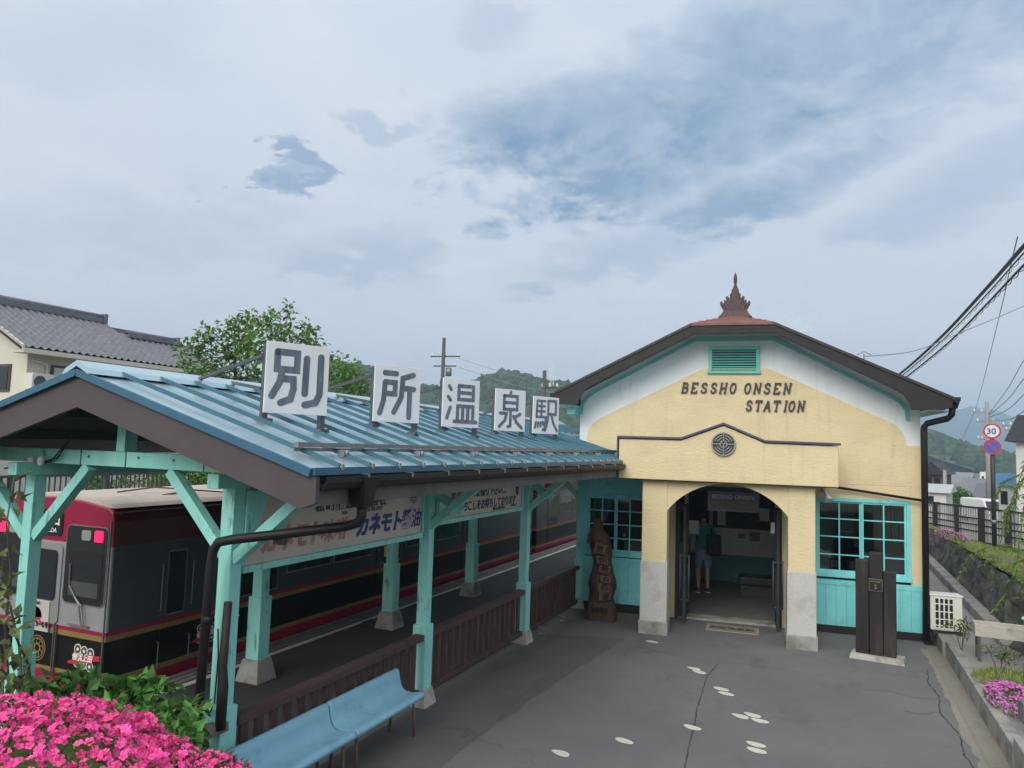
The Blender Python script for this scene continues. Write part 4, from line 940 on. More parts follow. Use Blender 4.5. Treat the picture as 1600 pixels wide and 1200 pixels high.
for k in range(1, 6):
    t = k/6.5; A = Vector((-3.72, -.62, 5.235)).lerp(Vector((HX, HY, HZ)), t); B = Vector((-2.35, -.62, 5.235)).lerp(Vector((HX, HY, HZ)), t)
    slab(b, [A+Vector((0, 0, .014)), B+Vector((0, 0, .014)), B+Vector((0, .05, .024)), A+Vector((0, .05, .024))], .02)
b.build('hip_roof', 'rooftile', st)
b = MB()
for s_, q in ((-1, -6.20), (1, .40)): b.prism([(-.06, .04), (-.055, -.02), (0, -.06), (.055, -.02), (.06, .04)], (q, 9.2, 3.93), ax, bz, 9.8)
b.build('roof_gutter', 'gutter', st)
# finial on the hip
fo = thing('roof_finial', 'dark bronze flame shaped finial on the station roof peak', 'finial', SM @ Vector((HX, HY, HZ)), PH, world=False)
half = [(0, 620), (90, 640), (235, 712), (215, 680), (180, 630), (160, 592), (175, 575), (212, 500), (215, 462), (190, 448), (165, 500), (160, 445), (150, 425), (125, 455), (135, 385), (110, 368), (70, 420), (80, 345), (55, 325), (50, 262), (20, 255)]
k = 1/760.0
pts = [(p*k*.99, (690-q)*k*.93-.02) for p, q in half]; poly = pts+[(-p, q) for p, q in pts[::-1] if p > 0]
b = MB(); b.prism(poly, (0, .06, 0), ax, bz, .12)
b.prism([(p*.72, q*.86+.01) for p, q in poly], (0, .085, 0), ax, bz, .17)
b.build('flame_plate', 'finial', fo, bevel=.006)
b = MB(); b.lathe([(.03, .55), (.035, .58), (.02, .60), (.028, .63), (.036, .70), (.030, .76), (.014, .81), (0.0, .86)], 10); b.lathe([(.06, .42), (.06, .45), (.045, .47), (.05, .53), (.035, .555)], 10); b.build('spire', 'finial', fo)
b = MB(); b.frustum(0, .05, -.06, .10, .62, .34, .5, .24); b.build('base', 'finial', fo)
# lettering on the gable
GL = {'B': [[(.15, 0), (.15, 1)], [(-.02, 1), (.55, 1), (.74, .88), (.74, .64), (.55, .53), (.15, .53)], [(.55, .53), (.82, .42), (.82, .12), (.6, 0), (-.02, 0)]],
 'E': [[(.15, 0), (.15, 1)], [(-.02, 1), (.82, 1), (.82, .8)], [(.15, .5), (.58, .5)], [(-.02, 0), (.85, 0), (.85, .22)]],
 'S': [[(.82, .72), (.74, .92), (.5, 1), (.26, .94), (.15, .76), (.25, .6), (.5, .51), (.76, .41), (.86, .23), (.72, .06), (.46, 0), (.22, .08), (.12, .28)]],
 'H': [[(.15, 0), (.15, 1)], [(.85, 0), (.85, 1)], [(.15, .5), (.85, .5)], [(-.02, 1), (.32, 1)], [(.68, 1), (1.02, 1)], [(-.02, 0), (.32, 0)], [(.68, 0), (1.02, 0)]],
 'O': [[(.5+.38*math.cos(2*PI*k/14+PI/2), .5+.5*math.sin(2*PI*k/14+PI/2)) for k in range(15)]],
 'N': [[(.15, 0), (.15, 1)], [(.15, 1), (.85, 0)], [(.85, 0), (.85, 1)], [(-.02, 0), (.32, 0)], [(.68, 1), (1.02, 1)], [(-.05, 1), (.2, 1)]],
 'T': [[(.5, 0), (.5, 1)], [(.05, .78), (.08, 1), (.92, 1), (.95, .78)], [(.3, 0), (.7, 0)]],
 'A': [[(.08, 0), (.5, 1)], [(.5, 1), (.92, 0)], [(.25, .33), (.75, .33)], [(-.08, 0), (.24, 0)], [(.76, 0), (1.08, 0)]],
 'I': [[(.5, 0), (.5, 1)], [(.3, 1), (.7, 1)], [(.3, 0), (.7, 0)]]}
def castword(s, u0, u1, zb, h, drop):
    wds = [(.62 if c == 'I' else .5 if c == ' ' else 1) for c in s]; tot = sum(wds); cw = (u1-u0)/tot; x = u0
    for i, (c, wd) in enumerate(zip(s, wds)):
        if c != ' ':
            b = MB(); gw = cw*.70
            o_ = Vector((x+(cw*wd-gw)/2 if c == 'I' else x, -.022, zb-drop*(x-u0)/(u1-u0)))
            for k, pl in enumerate(GL[c]):
                stroke(b, [((p+.26*q)*gw, q*h) for p, q in pl], h*.17, o_, ax, bz, .028+.0006*k, caps=False)
            b.build('letter', 'letter', st)
        x += cw*wd
castword('BESSHO ONSEN', -3.92, -2.0, 4.045, .175, 0.0); castword('STATION', -2.80, -1.78, 3.735, .175, 0.0)
# round emblem on the parapet
b = MB(); ec = (-3.14, 3.11)
b.prism(rot_ngon(32, .188, *ec), (0, -1.55, 0), ax, bz, .035)
b.cur = 1; em = Vector((0, -1.585, 0))
def ringarc(r, a0, a1, wd, t): stroke(b, arc(ec[0], ec[1], r, a0, a1, max(3, int(abs(a1-a0)/12))), wd, em, ax, bz, t, caps=False)
ringarc(.178, 0, 360, .018, .012)
for a in (0, 180): ringarc(.138, a+20, a+82, .013, .010); ringarc(.138, a+98, a+160, .013, .010)
for a in (0, 180): ringarc(.098, a+24, a+80, .014, .0105); ringarc(.098, a+100, a+156, .014, .0105)
ringarc(.052, 0, 360, .014, .011)
for a in range(0, 360, 90):
    c_, s_ = math.cos(R(a)), math.sin(R(a)); stroke(b, [(ec[0]+c_*.058, ec[1]+s_*.058), (ec[0]+c_*.172, ec[1]+s_*.172)], .013, em, ax, bz, .0095, caps=False)
for a in (30, 150, 270): stroke(b, [ec, (ec[0]+math.cos(R(a))*.04, ec[1]+math.sin(R(a))*.04)], .012, em, ax, bz, .0115+.0002*a/90, caps=False)
b.build('emblem', ['embdark', 'embring'], st)
# pipes and lamp
b = MB(); b.tube([(.40, -.36, 3.86), (.385, -.35, 3.70), (.33, -.33, 3.64), (.06, -.21, 3.56), (.02, -.19, 3.50), (.015, -.19, 3.40), (.015, -.18, .05)], .052, 12); b.frustum(.40, -.36, 3.80, 3.96, .11, .19); b.build('downpipe', 'gutter', st)
b = MB(); b.tube([(-1.445, -.30, 2.47), (-1.25, -.10, 2.44), (.01, -.14, 2.29)], .022, 8); b.build('drain_pipe', 'gutter', st)
b = MB(); b.tube([(-1.52, -.02, 2.39), (-1.50, -.14, 2.37), (-1.49, -.17, 2.33)], .028, 8); b.tube([(-1.495, -.16, 2.35), (-1.47, -.20, 2.28), (-1.45, -.23, 2.22)], [.03, .045, .075], 14); b.build('spot_lamp', 'whitepaint', st)
# interior shell
b = MB(); b.boxm(-5.66, -.14, .14, 9, -.05, .03); b.build('floor', 'intfloor', st)
b = MB(); b.boxm(-5.66, -.14, .14, 9, 2.62, 2.66); b.build('ceiling', 'intwhite', st)
b = MB(); b.boxm(-4.30, -1.7, 4.2, 4.3, 0, 2.62); b.boxm(-4.36, -4.30, .14, 4.2, 0, 2.62); b.boxm(-1.70, -1.64, .14, 4.2, 0, 2.62); b.build('inner_wall', 'intwhite', st)
b = MB(); b.boxm(-4.30, -1.70, 4.17, 4.2, 0.03, .58); b.boxm(-4.30, -1.70, 4.15, 4.2, .58, .63); b.boxm(-4.295, -4.27, .3, 4.15, .03, .7); b.build('dado', 'intteal', st)
b = MB(); b.boxm(-4.3, -1.7, 4.16, 4.2, 1.24, 1.30)
for k in range(14): x = -4.25+k*.19; b.boxm(x, x+.10, 4.165, 4.2, 1.30, 2.55)
b.boxm(-4.3, -1.7, 4.18, 4.2, 1.30, 2.6); b.boxm(-2.3, -1.72, 3.6, 4.15, 1.3, 2.5); b.build('panel_screen', 'intdark', st); b = MB(); b.boxm(-4.28, -4.10, 1.2, 2.4, .03, 2.5); b.build('ticket_cabinet', 'intdark', st)
b = MB(); b.boxm(-4.0, -3.92, 2.4, 2.46, .05, 2.2); b.boxm(-3.55, -3.47, 4.1, 4.16, .63, 2.2); split(b.build('inner_post', 'intwhite', st))
b = MB(); b.boxm(-3.98, -2.2, -.02, .3, -.02, .035); b.build('threshold', 'concrete', st)
# things seen in the window room
for x, z in ((-1.28, 1.03), (-.98, 1.03)):
    t = thing('picture_frame', 'small framed picture inside the right window, %s' % ('left one' if x < -1.1 else 'right one'), 'picture frame', SW3(x, -.3, z), PH, 'framed pictures standing on the window ledge', world=False)
    b = MB(); b.boxm(-.10, .10, 0, .015, 0, .16); b.build('frame', 'wframe', t); b = MB(); b.boxm(-.08, .08, -.004, 0, .02, .14); b.build('print', 'paper', t)
b = MB(); b.boxm(-1.6, -.16, .15, .5, .95, 1.0); b.boxm(-1.6, -1.25, .9, 1.2, .03, 2.2); b.boxm(-1.15, -.9, .9, 1.3, 1.5, 2.3); b.build('window_ledge', 'intwhite', st)
ct = thing('striped_banner', 'pale striped hanging behind the upper right window panes', 'curtain', SW3(-.42, -.28, 1.45), PH, world=False)
b = MB()
for k in range(9): x = -.24+k*.055; b.tube([(x, 0, .72), (x+.006, .01, .35+.06*(k % 3)), (x+.015, 0, .05+.03*(k % 4))], .013, 6)
b.build('cords', 'curtain', ct)
# hanging name board
hb = thing('name_board', 'framed station name board hanging inside the entrance arch', 'sign', SW3(-3.0, -1.0, 1.88), PH, world=False)
b = MB(); b.boxm(-.455, .455, 0, .03, 0, .56); b.build('panel', mat('name_board_face', (.20, .25, .34), .5, .05, 3), hb)
b = MB(); b.boxm(-.47, .47, -.012, .035, -.02, .0); b.boxm(-.47, .47, -.012, .035, .56, .58); b.boxm(-.47, -.455, -.012, .035, 0, .56); b.boxm(.455, .47, -.012, .035, 0, .56); b.build('frame', 'steel', hb)
b = MB(); b.boxm(-.455, .455, -.004, 0, .02, .16); b.build('lower_band', mat('board_strip', (.30, .28, .22), .6, .05, 5), hb)
join_mesh([text('別所温泉', .17, 'paper', 'lettering', hb, (-.40, -.002, .375), ax, bz, .001, 0, .003, 1.15), text('BESSHO ONSEN', .11, 'paper', 'lettering', hb, (-.40, -.002, .215), ax, bz, .001, 0, .002, 1.0)], 'lettering')
# notices
for u, v, z, wd, h, l_ in ((-2.28, -.33, 1.56, .14, .2, 'white notice pinned beside the right door'), (-2.55, -4.12, .98, .22, .2, 'small dark notice on the far waiting room wall'), (-2.83, -4.12, 1.03, .15, .12, 'small grey card on the far waiting room wall'), (-3.28, -4.12, 1.30, .18, .42, 'tall pale poster on the post beside the person'), (-3.80, -2.35, 1.25, .2, .28, 'pale sheet on the ticket counter post behind the left door'), (-2.0, -3.5, 1.45, .3, .4, 'pale timetable sheet on the dark screen above the bench'), (-2.36, -3.5, 1.5, .2, .28, 'small pale sheet beside the timetable above the bench')):
    t = tag(MB().boxm(-wd/2, wd/2, 0, .006, 0, h).build('notice', 'paper' if u > -2.3 or z > 1.2 else mat('printed_notice', (.25, .24, .22), .8, .4, 20)), l_, 'notice'); t.location = SW3(u, v, z); t.rotation_euler = (0, 0, PH)
# dark bench with its back in the waiting room
wb = thing('waiting_bench', 'black upholstered bench in the dark waiting room', 'bench', SW3(-2.35, -2.6, .03), PH, world=False)
b = MB(); b.boxm(-.55, .5, -.3, .25, .25, .42); b.build('seat', 'black', wb, bevel=.03); b = MB(); b.prism([(.25, .42), (.5, .42), (.62, .95), (.50, .95)], (0, .25, 0), ax, bz, .55); b.build('backrest', 'black', wb, bevel=.03)
b = MB(); b.boxm(-.5, .45, -.25, .2, 0, .25); b.build('base', 'intdark', wb)
# door mat
dm = thing('door_mat', 'beige door mat with worn dark lettering before the entrance', 'mat', SW3(-2.99, .52, .004), PH-.03, world=False)
b = MB(); b.boxm(-.43, .43, -.25, .25, 0, .010); b.build('mat_body', mat('mat_fibre', (.30, .28, .22), .95, .15, 40, .3, 120), dm, bevel=.004)
b = MB(); b.boxm(-.37, .37, -.19, .19, .010, .012); b.build('mat_field', mat('mat_field', (.21, .20, .165), .95, .25, 30, .3, 120), dm)
text('別所温泉駅', .17, mat('mat_dark', (.06, .06, .05), .95, .2, 20), 'lettering', dm, (-.38, -.07, .0125), (1, 0, 0), (0, 1, 0), .0006, 0, .004, .86)

# ---------------------------------------------------------------- person in the waiting room
pe = Vector(SW3(-2.21, 0, 0)); PX, PY = -2.43, 16.28
pr = thing('person', 'person in teal shirt and faded denim shorts with a dark shoulder bag', 'person', (PX, PY, .03), R(25), world=False)
def skin(name, V, E, rad, m, par, sub=1, root=0):
    me = bpy.data.meshes.new(name); me.from_pydata(V, E, []); me.materials.append(M[m]); o = bpy.data.objects.new(name, me); col.objects.link(o); o.parent = par
    md = o.modifiers.new('skin', 'SKIN'); md.use_smooth_shade = True
    if not me.skin_vertices: bm_ = bmesh.new(); bm_.from_mesh(me); bm_.verts.layers.skin.verify(); bm_.to_mesh(me); bm_.free()
    for i, r_ in enumerate(rad):
        me.skin_vertices[0].data[i].radius = r_ if isinstance(r_, tuple) else (r_, r_)
        me.skin_vertices[0].data[i].use_root = (i == root)
    sb = o.modifiers.new('sub', 'SUBSURF'); sb.levels = sub; sb.render_levels = sub
    return o
V = [(0, 0, .88), (0, .01, 1.05), (0, .02, 1.25), (0, .01, 1.38), (0, -.01, 1.44), (0, .0, 1.50), (0, .02, 1.57), (0, .01, 1.63)]
E_ = [(i, i+1) for i in range(7)]; rad = [(.15, .11), (.13, .095), (.155, .10), (.13, .08), .052, (.06, .07), (.075, .09), (.06, .07)]
for s_ in (-1, 1):
    n0 = len(V); V += [(s_*.09, 0, .82), (s_*.10, .01, .47), (s_*.095, -.02, .10), (s_*.10, .03, .035), (s_*.115, .14, .025)]
    E_ += [(0, n0)]+[(n0+i, n0+i+1) for i in range(4)]; rad += [.088, .056, .036, .036, .028]
    n0 = len(V); fwd = .22 if s_ > 0 else .06
    hand = (s_*.23, .06+fwd, .86 if s_ < 0 else 1.02)
    V += [(s_*.175, .0, 1.36), (s_*.215, -.01, 1.10), (s_*.225, .05+fwd*.7, hand[2]+.09), hand]; E_ += [(3, n0), (n0, n0+1), (n0+1, n0+2), (n0+2, n0+3)]; rad += [.05, .042, .028, (.036, .020)]
    hd = Vector((0, .35, -.94)) if s_ < 0 else Vector((0, .95, .1)); hh = Vector(hand); sd_ = Vector((0, hd.z, -hd.y)) if s_ < 0 else Vector((0, 0, 1))
    for k in range(5):
        off = (k-1.5)*.017; n1 = len(V)
        if k < 4: p0 = hh+hd*.045+sd_*off; p1 = p0+hd*.034; p2 = p1+hd*(.022+.006*(1.5-abs(k-1.5)))+Vector((-s_*.014, 0, 0))
        else: p0 = hh+hd*.0+sd_*.034; p1 = p0+hd*.028+sd_*.014; p2 = p1+hd*.022
        V += [tuple(p0), tuple(p1), tuple(p2)]; E_ += [(n0+3, n1), (n1, n1+1), (n1+1, n1+2)]; rad += [.009, .0085, .007]
skin('body', V, E_, rad, 'skin', pr)
V = [(0, 0, .80), (0, .01, 1.05), (0, .02, 1.25), (0, .005, 1.385)]; E_ = [(0, 1), (1, 2), (2, 3)]; rad = [(.185, .145), (.15, .115), (.172, .12), (.14, .09)]
for s_ in (-1, 1): n0 = len(V); V += [(s_*.18, 0, 1.355), (s_*.217, -.008, 1.16)]; E_ += [(3, n0), (n0, n0+1)]; rad += [.066, .06]
skin('shirt', V, E_, rad, 'shirt', pr)
V = [(0, 0, .95), (0, 0, .84)]; E_ = [(0, 1)]; rad = [(.165, .125), (.17, .13)]
for s_ in (-1, 1): n0 = len(V); V += [(s_*.095, 0, .74), (s_*.105, .01, .50)]; E_ += [(1, n0), (n0, n0+1)]; rad += [(.10, .105), (.092, .09)]
skin('shorts', V, E_, rad, 'denim', pr)
V = [(0, -.01, 1.60), (0, -.02, 1.655), (0, -.055, 1.55)]; skin('hair', V, [(0, 1), (0, 2)], [(.085, .095), (.07, .08), (.065, .05)], 'hair', pr)
for s_ in (-1, 1):
    b = MB(); pf = [(-.055, 0), (.16, 0), (.175, .02), (.16, .045), (.09, .065), (.03, .10), (-.05, .10), (-.062, .05)]; b.prism(pf, (s_*.105-.042*1, 0, 0), (0, 1, 0), (0, 0, 1), .084); b.build('shoe', 'black', pr, bevel=.015)
    b = MB(); b.prism([(-.062, -.0), (.178, -.0), (.178, .018), (-.062, .018)], (s_*.105-.045, 0, -.002), (0, 1, 0), (0, 0, 1), .09); b.build('shoe_sole', 'whitepaint', pr, bevel=.004)
b = MB(); b.lathe([(.0, -.02), (.010, .0), (.0, .02)], 6, (0, .10, 1.565)); b.build('nose', 'skin', pr)
bp_ = thing('shoulder_bag', 'dark bag on the back of the person in teal', 'bag', (PX, PY, 1.1), R(25), world=False)
b = MB(); b.boxm(.02, .30, -.32, -.12, -.28, .16); b.build('bag_body', 'pack', bp_, bevel=.05)
b = MB(); b.tube([(.16, -.14, .1), (.15, -.09, .25), (.14, .0, .305), (.15, .1, .24), (.16, .12, .1), (.17, .02, -.1), (.17, -.13, -.15)], .014, 6); b.build('strap', 'pack', bp_)

# ---------------------------------------------------------------- statue, monument
so = thing('wood_statue', 'carved brown wooden totem with cut lettering standing by the teal wall', 'statue', (-3.66, 12.92, 0), R(10), world=False); so.scale = (.92, .92, .95)
b = MB(); b.smooth = False; prof = []
nseg, nr = 24, 16
for i in range(nseg+1):
    z = .33+1.35*i/nseg; t = i/nseg
    rx = .235-.05*t+(.05*math.sin(t*9)) * .5 - (.10 if t > .86 else 0)*(t-.86)/.14; ox = -.02-.07*t+.05*math.sin(t*4)
    for k in range(nr):
        a = 2*PI*k/nr; f = 1+.24*noise.noise(Vector((math.cos(a)*1.6, math.sin(a)*1.6, z*3.3)))+.07*noise.noise(Vector((math.cos(a)*5, math.sin(a)*5, z*9)))
        b.add([(ox+rx*f*math.cos(a), .85*rx*f*math.sin(a), z)], [])
for i in range(nseg):
    for k in range(nr): b.f.append([i*nr+k, i*nr+(k+1) % nr, (i+1)*nr+(k+1) % nr, (i+1)*nr+k]); b.mi.append(0); b.sm.append(False)
b.f.append([nseg*nr+k for k in range(nr)]); b.mi.append(0); b.sm.append(False)
b.build('carved_trunk', 'carve', so)
b = MB(); b.smooth = True
for z, f in ((0, 1.0), (.05, 1.02), (.28, .88), (.36, .80)):
    for k in range(16): a = 2*PI*k/16; q = 1/max(abs(math.cos(a)), abs(math.sin(a)))**.7; b.add([(.285*f*q*math.cos(a)*(1+.06*noise.noise(Vector((math.cos(a)*2, z*4, 3)))), .26*f*q*math.sin(a)*.9, z)], [])
for i in range(3):
    for k in range(16): b.f.append([i*16+k, i*16+(k+1) % 16, (i+1)*16+(k+1) % 16, (i+1)*16+k]); b.mi.append(0); b.sm.append(True)
b.f.append([48+k for k in range(16)]); b.mi.append(0); b.sm.append(False)
b.build('pedestal', 'carve', so)
# cut character blocks running down the front
for i, (x, z, wd, h, tl, ch) in enumerate(((-.04, 1.30, .22, .20, .22, '信'), (.02, 1.11, .23, .16, -.12, '州'), (.06, .94, .23, .15, .08, '最'), (.09, .78, .21, .15, -.08, '古'), (.06, .61, .23, .15, .06, 'の'), (.09, .45, .22, .14, 0, '湯'))):
    ml = Matrix.Translation((x, -.19, z)) @ Matrix.Rotation(tl, 4, 'Y')
    b = MB(ml); jj = lambda: random.uniform(-.022, .022); pr_ = .105+random.uniform(0, .045)
    b.prism([(-wd/2+jj(), -h/2+jj()), (0, -h/2+jj()), (wd/2+jj(), -h/2+jj()), (wd/2+jj(), h/2+jj()), (wd*.1, h/2+jj()), (-wd/2+jj(), h/2+jj())], (0, .06, 0), ax, bz, pr_)
    bo_ = b.build('carved_block', 'carvepale', so, bevel=.014)
    tm = text(ch, .15, 'browndark', 'lettering', bo_, (-.07, .06-pr_, -.045), ax, bz, .003, 0, .004, 1.0, up_off=-.001); tm.data.transform(ml)
text('別所温泉', .10, 'browndark', 'lettering', so, (-.17, -.262, .17), ax, bz, .002, 0, .004, .8, up_off=0)
b = MB(); b.lathe([(.0, -.10), (.08, -.07), (.105, 0), (.09, .08), (.04, .13), (0, .14)], 12, (-.10, -.02, 1.70)); b.beam((-.30, -.05, 1.45), (-.12, -.02, 1.42), .12, .16); b.build('figure_head', 'carve', so)

mo = thing('timber_monument', 'three black timber posts bolted together on a stone base with a small plaque', 'monument', (.65, 12.52, 0), R(-8), world=False)
for x0, x1, z in ((-.27, -.08, 1.44), (-.08, .105, 1.56), (.105, .275, 1.30)):
    b = MB(); b.boxm(x0+.003, x1-.003, -.07 - (.012 if x0 == -.08 else 0), .09, .07, z); b.build('post', 'monument', mo, bevel=.012)
b = MB(); b.frustum(0.02, .0, 0, .075, .74, .70, .36, .32); b.build('base', 'concrete_pale', mo, bevel=.01)
b = MB(); b.boxm(-.083, .107, -.098, -.083, 1.0, 1.185); pq = b.build('plaque', 'darksteel', mo, bevel=.004)
b = MB(); b.boxm(-.068, .092, -.101, -.098, 1.015, 1.17); b.build('plaque_face', 'black', pq)
gm = mat('gilt_letter', (.35, .29, .10), .5, .1, 10)
j_ = join_mesh([text('別所温泉駅', .026, gm, 'lettering', None, (-.055, -.101, 1.135), ax, bz, .0008), text('昭', .03, gm, 'lettering', None, (-.003, -.101, 1.08), ax, bz, .0008), text('碑', .03, gm, 'lettering', None, (-.003, -.101, 1.04), ax, bz, .0008)], 'lettering'); j_.parent = pq

# ---------------------------------------------------------------- right side yard
ac = thing('air_conditioner', 'ivory outdoor air conditioner unit on feet beside the station corner', 'air conditioner', SW3(.22, .18, .18), PH, world=False)
b = MB(); b.boxm(-.15, .31, -.02, .26, .06, .60); bo = b.build('casing', 'acwhite', ac, bevel=.012)
b = MB(); b.boxm(-.165, .325, -.035, .275, .60, .625); b.build('lid', 'acwhite', ac, bevel=.008)
b = MB(); b.boxm(-.09, .18, -.024, -.020, .10, .57); b.build('fan_opening', 'black', ac)
b = MB()
for k in range(5): x = -.09+k*.0675; b.boxm(x-.010, x+.010, -.036, -.024, .09, .58)
for z in (.10, .14, .24, .36, .48, .57): b.boxm(-.10, .19, -.034, -.026, z-.008, z+.008)
b.build('fan_grille', 'acwhite', ac)
for x in (-.12, .24): b = MB(); b.boxm(x, x+.06, -.06, .30, 0, .055); b.build('foot', 'rubber', ac)
for x in (0,): b = MB(); b.tube([(-.17, .1, .50), (-.21, .06, .48), (-.22, .03, .30), (-.22, .02, .15)], .022, 8); b.build('pipe_lagging', 'whitepaint', ac)

# stone retaining wall
sw = thing('stone_wall', 'dark mossy stone retaining wall along the side path', 'wall', (2.8, 20, .18))
b = MB(); b.smooth = False; rnd = random.Random(4)
ny, nz = 120, 9
def wx(y, z): return 2.64+.28*(z-.18)+.10*noise.noise(Vector((y*2.1, z*2.6, 1)))*1.0+.05*noise.noise(Vector((y*6, z*6, 4)))
for j in range(ny+1):
    y = 12.1+j*.125
    ht = min(1.06, .98-(y-17)*.014)
    for i in range(nz+1): z = .18+(ht-.18)*i/nz; b.add([(wx(y, z) - .06*abs(noise.cell(Vector((y*2.6, z*3.4+int(y*2.6)*.37, 2)))), y, z)], [])
for j in range(ny):
    for i in range(nz): a = j*(nz+1)+i; b.f.append([a, a+1, a+nz+2, a+nz+1]); b.mi.append(0); b.sm.append(False)
b.boxm(2.95, 3.3, 12.1, 27.1, .1, .80); b.build('rubble_face', 'stonewall', sw)
b = MB(); b.boxm(2.30, 3.4, 27.15, 27.4, -.2, .62); b.build('end_block', 'concrete', sw)

# dark fence along the road
F1, F2 = Vector((3.17, 26.88, .60)), Vector((4.32, 23.54, .66)); fd = (F1-F2).normalized(); fdh = Vector((fd.x, fd.y, 0)).normalized()
rfn = thing('road_fence', 'dark brown railing with pale pickets beside the road', 'fence', F2, world=True)
S0, S1 = -9.5, 9.0
def fpnt(s_, z): p = F2+fd*s_; return Vector((p.x, p.y, p.z+z))
for z, h in ((1.0, .05), (.70, .035), (.52, .035), (.34, .035), (.06, .04)):
    b = MB(); b.beam(fpnt(S0, z), fpnt(S1, z), .05, h); b.build('rail', 'roadfence', rfn)
for k in range(15):
    s_ = S0+.3+k*1.28; b = MB(); b.beam(fpnt(s_, -.25), fpnt(s_, 1.04), .16, .16, fdh); b.build('post', 'roadfence', rfn)
b = MB()
k = 0
while S0+k*.125 < S1: s_ = S0+k*.125; b.beam(fpnt(s_, .06), fpnt(s_, 1.0), .03, .03, fdh); k += 1
b.build('picket_panel', 'roadfencepale', rfn)

# road signs on one pole
sp = thing('road_sign_pole', 'dark pole carrying a round 30 speed limit sign above a blue no parking sign', 'road sign', (4.03, 23.2, .6))
b = MB(); b.tube([(4.03, 23.2, .4), (4.03, 23.2, 3.95)], .055, 10); b.build('pole', 'roadfence', sp)
b = MB(); b.lathe([(.07, -.05), (.07, .05)], 10, (4.03, 23.2, 1.38)); b.build('clamp', 'steel', sp)
sdir = (Vector((0, 0, 0))-Vector((4.03, 23.2, 0))).normalized(); sx_ = Vector((-sdir.y, sdir.x, 0)); cpos = Vector((4.03, 23.2, 0))+sdir*.07
for z, kind in ((3.765, 'speed'), (3.345, 'park')):
    o_ = cpos+Vector((0, 0, z)); b = MB(); b.prism(rot_ngon(28, .205), o_, sx_, bz, .012); b.cur = 1
    if kind == 'speed':
        b.prism(rot_ngon(28, .160), o_+sdir*.012, sx_, bz, .002); pl = b.build('sign_disc', ['signred', 'whitepaint'], sp)
        tx = text('30', .22, 'signblu', 'lettering', sp, o_+sdir*.0135-sx_*.128-Vector((0, 0, .078)), sx_, bz, .001, 0, .006)
    else:
        b.prism(rot_ngon(28, .160), o_+sdir*.012, sx_, bz, .002); b.cur = 0; stroke(b, [(-.125, .125), (.125, -.125)], .045, o_+sdir*.014, sx_, bz, .002, caps=False); pl = b.build('sign_disc', ['signred', 'signblu'], sp)

# planter trough, tap post, stake
tr = thing('planter_trough', 'grey trough on thin legs in the garden beyond the air conditioner', 'planter', (2.5, 12.5, .185), R(-3), world=False)
b = MB()
b.boxm(-.60, .9, -.16, -.13, .34, .51); b.boxm(-.60, .9, .13, .16, .34, .51); b.boxm(-.60, -.57, -.13, .13, .34, .51); b.boxm(.87, .9, -.13, .13, .34, .51); b.boxm(-.57, .87, -.13, .13, .34, .37); b.build('trough', 'concrete_pale', tr, bevel=.008)
b = MB(); b.boxm(-.57, .87, -.13, .13, .45, .46); b.build('soil', 'ballast', tr)
for x, y in ((-.55, -.13), (-.55, .13), (.8, -.13), (.8, .13)): b = MB(); b.boxm(x-.02, x+.02, y-.02, y+.02, 0, .34); b.build('leg', 'darksteel', tr)
tp = thing('garden_tap', 'thin grey standpipe with green tap behind the flower bed', 'tap', (2.42, 12.0, .185))
b = MB(); b.tube([(2.42, 12.0, .185), (2.42, 12.0, .88)], .022, 8); b.build('standpipe', 'steel', tp); b = MB(); b.lathe([(.04, 0), (.055, .02), (.04, .04)], 8, (2.42, 12, .88)); b.build('tap_head', 'teal', tp)
b = MB(); b.boxm(-.035, .035, -.035, .035, 0, .28); o = b.build('wooden_stake', mat('new_timber', (.42, .28, .15), .8, .15, 9), bevel=.005); o.location = (2.30, 11.4, .185); tag(o, 'short pale wooden stake standing behind the magenta flower bed', 'stake')
gp = thing('gate_post', 'grey square post foot with dark green pipe beside the magenta flowers', 'post', (1.93, 9.42, .3), R(8), world=False)
b = MB(); b.boxm(-.10, .10, -.08, .08, 0, .21); b.build('foot_block', 'steel', gp, bevel=.01); b = MB(); b.lathe([(.016, -.012), (.016, .0)], 8, (-.01, -.08, .15), 'y'); b.build('hole', 'black', gp)
b = MB(); b.tube([(.05, .12, -.1), (.05, .12, .62)], .04, 10); b.build('pipe', mat('dark_green_paint', (.02, .05, .04), .5), gp)

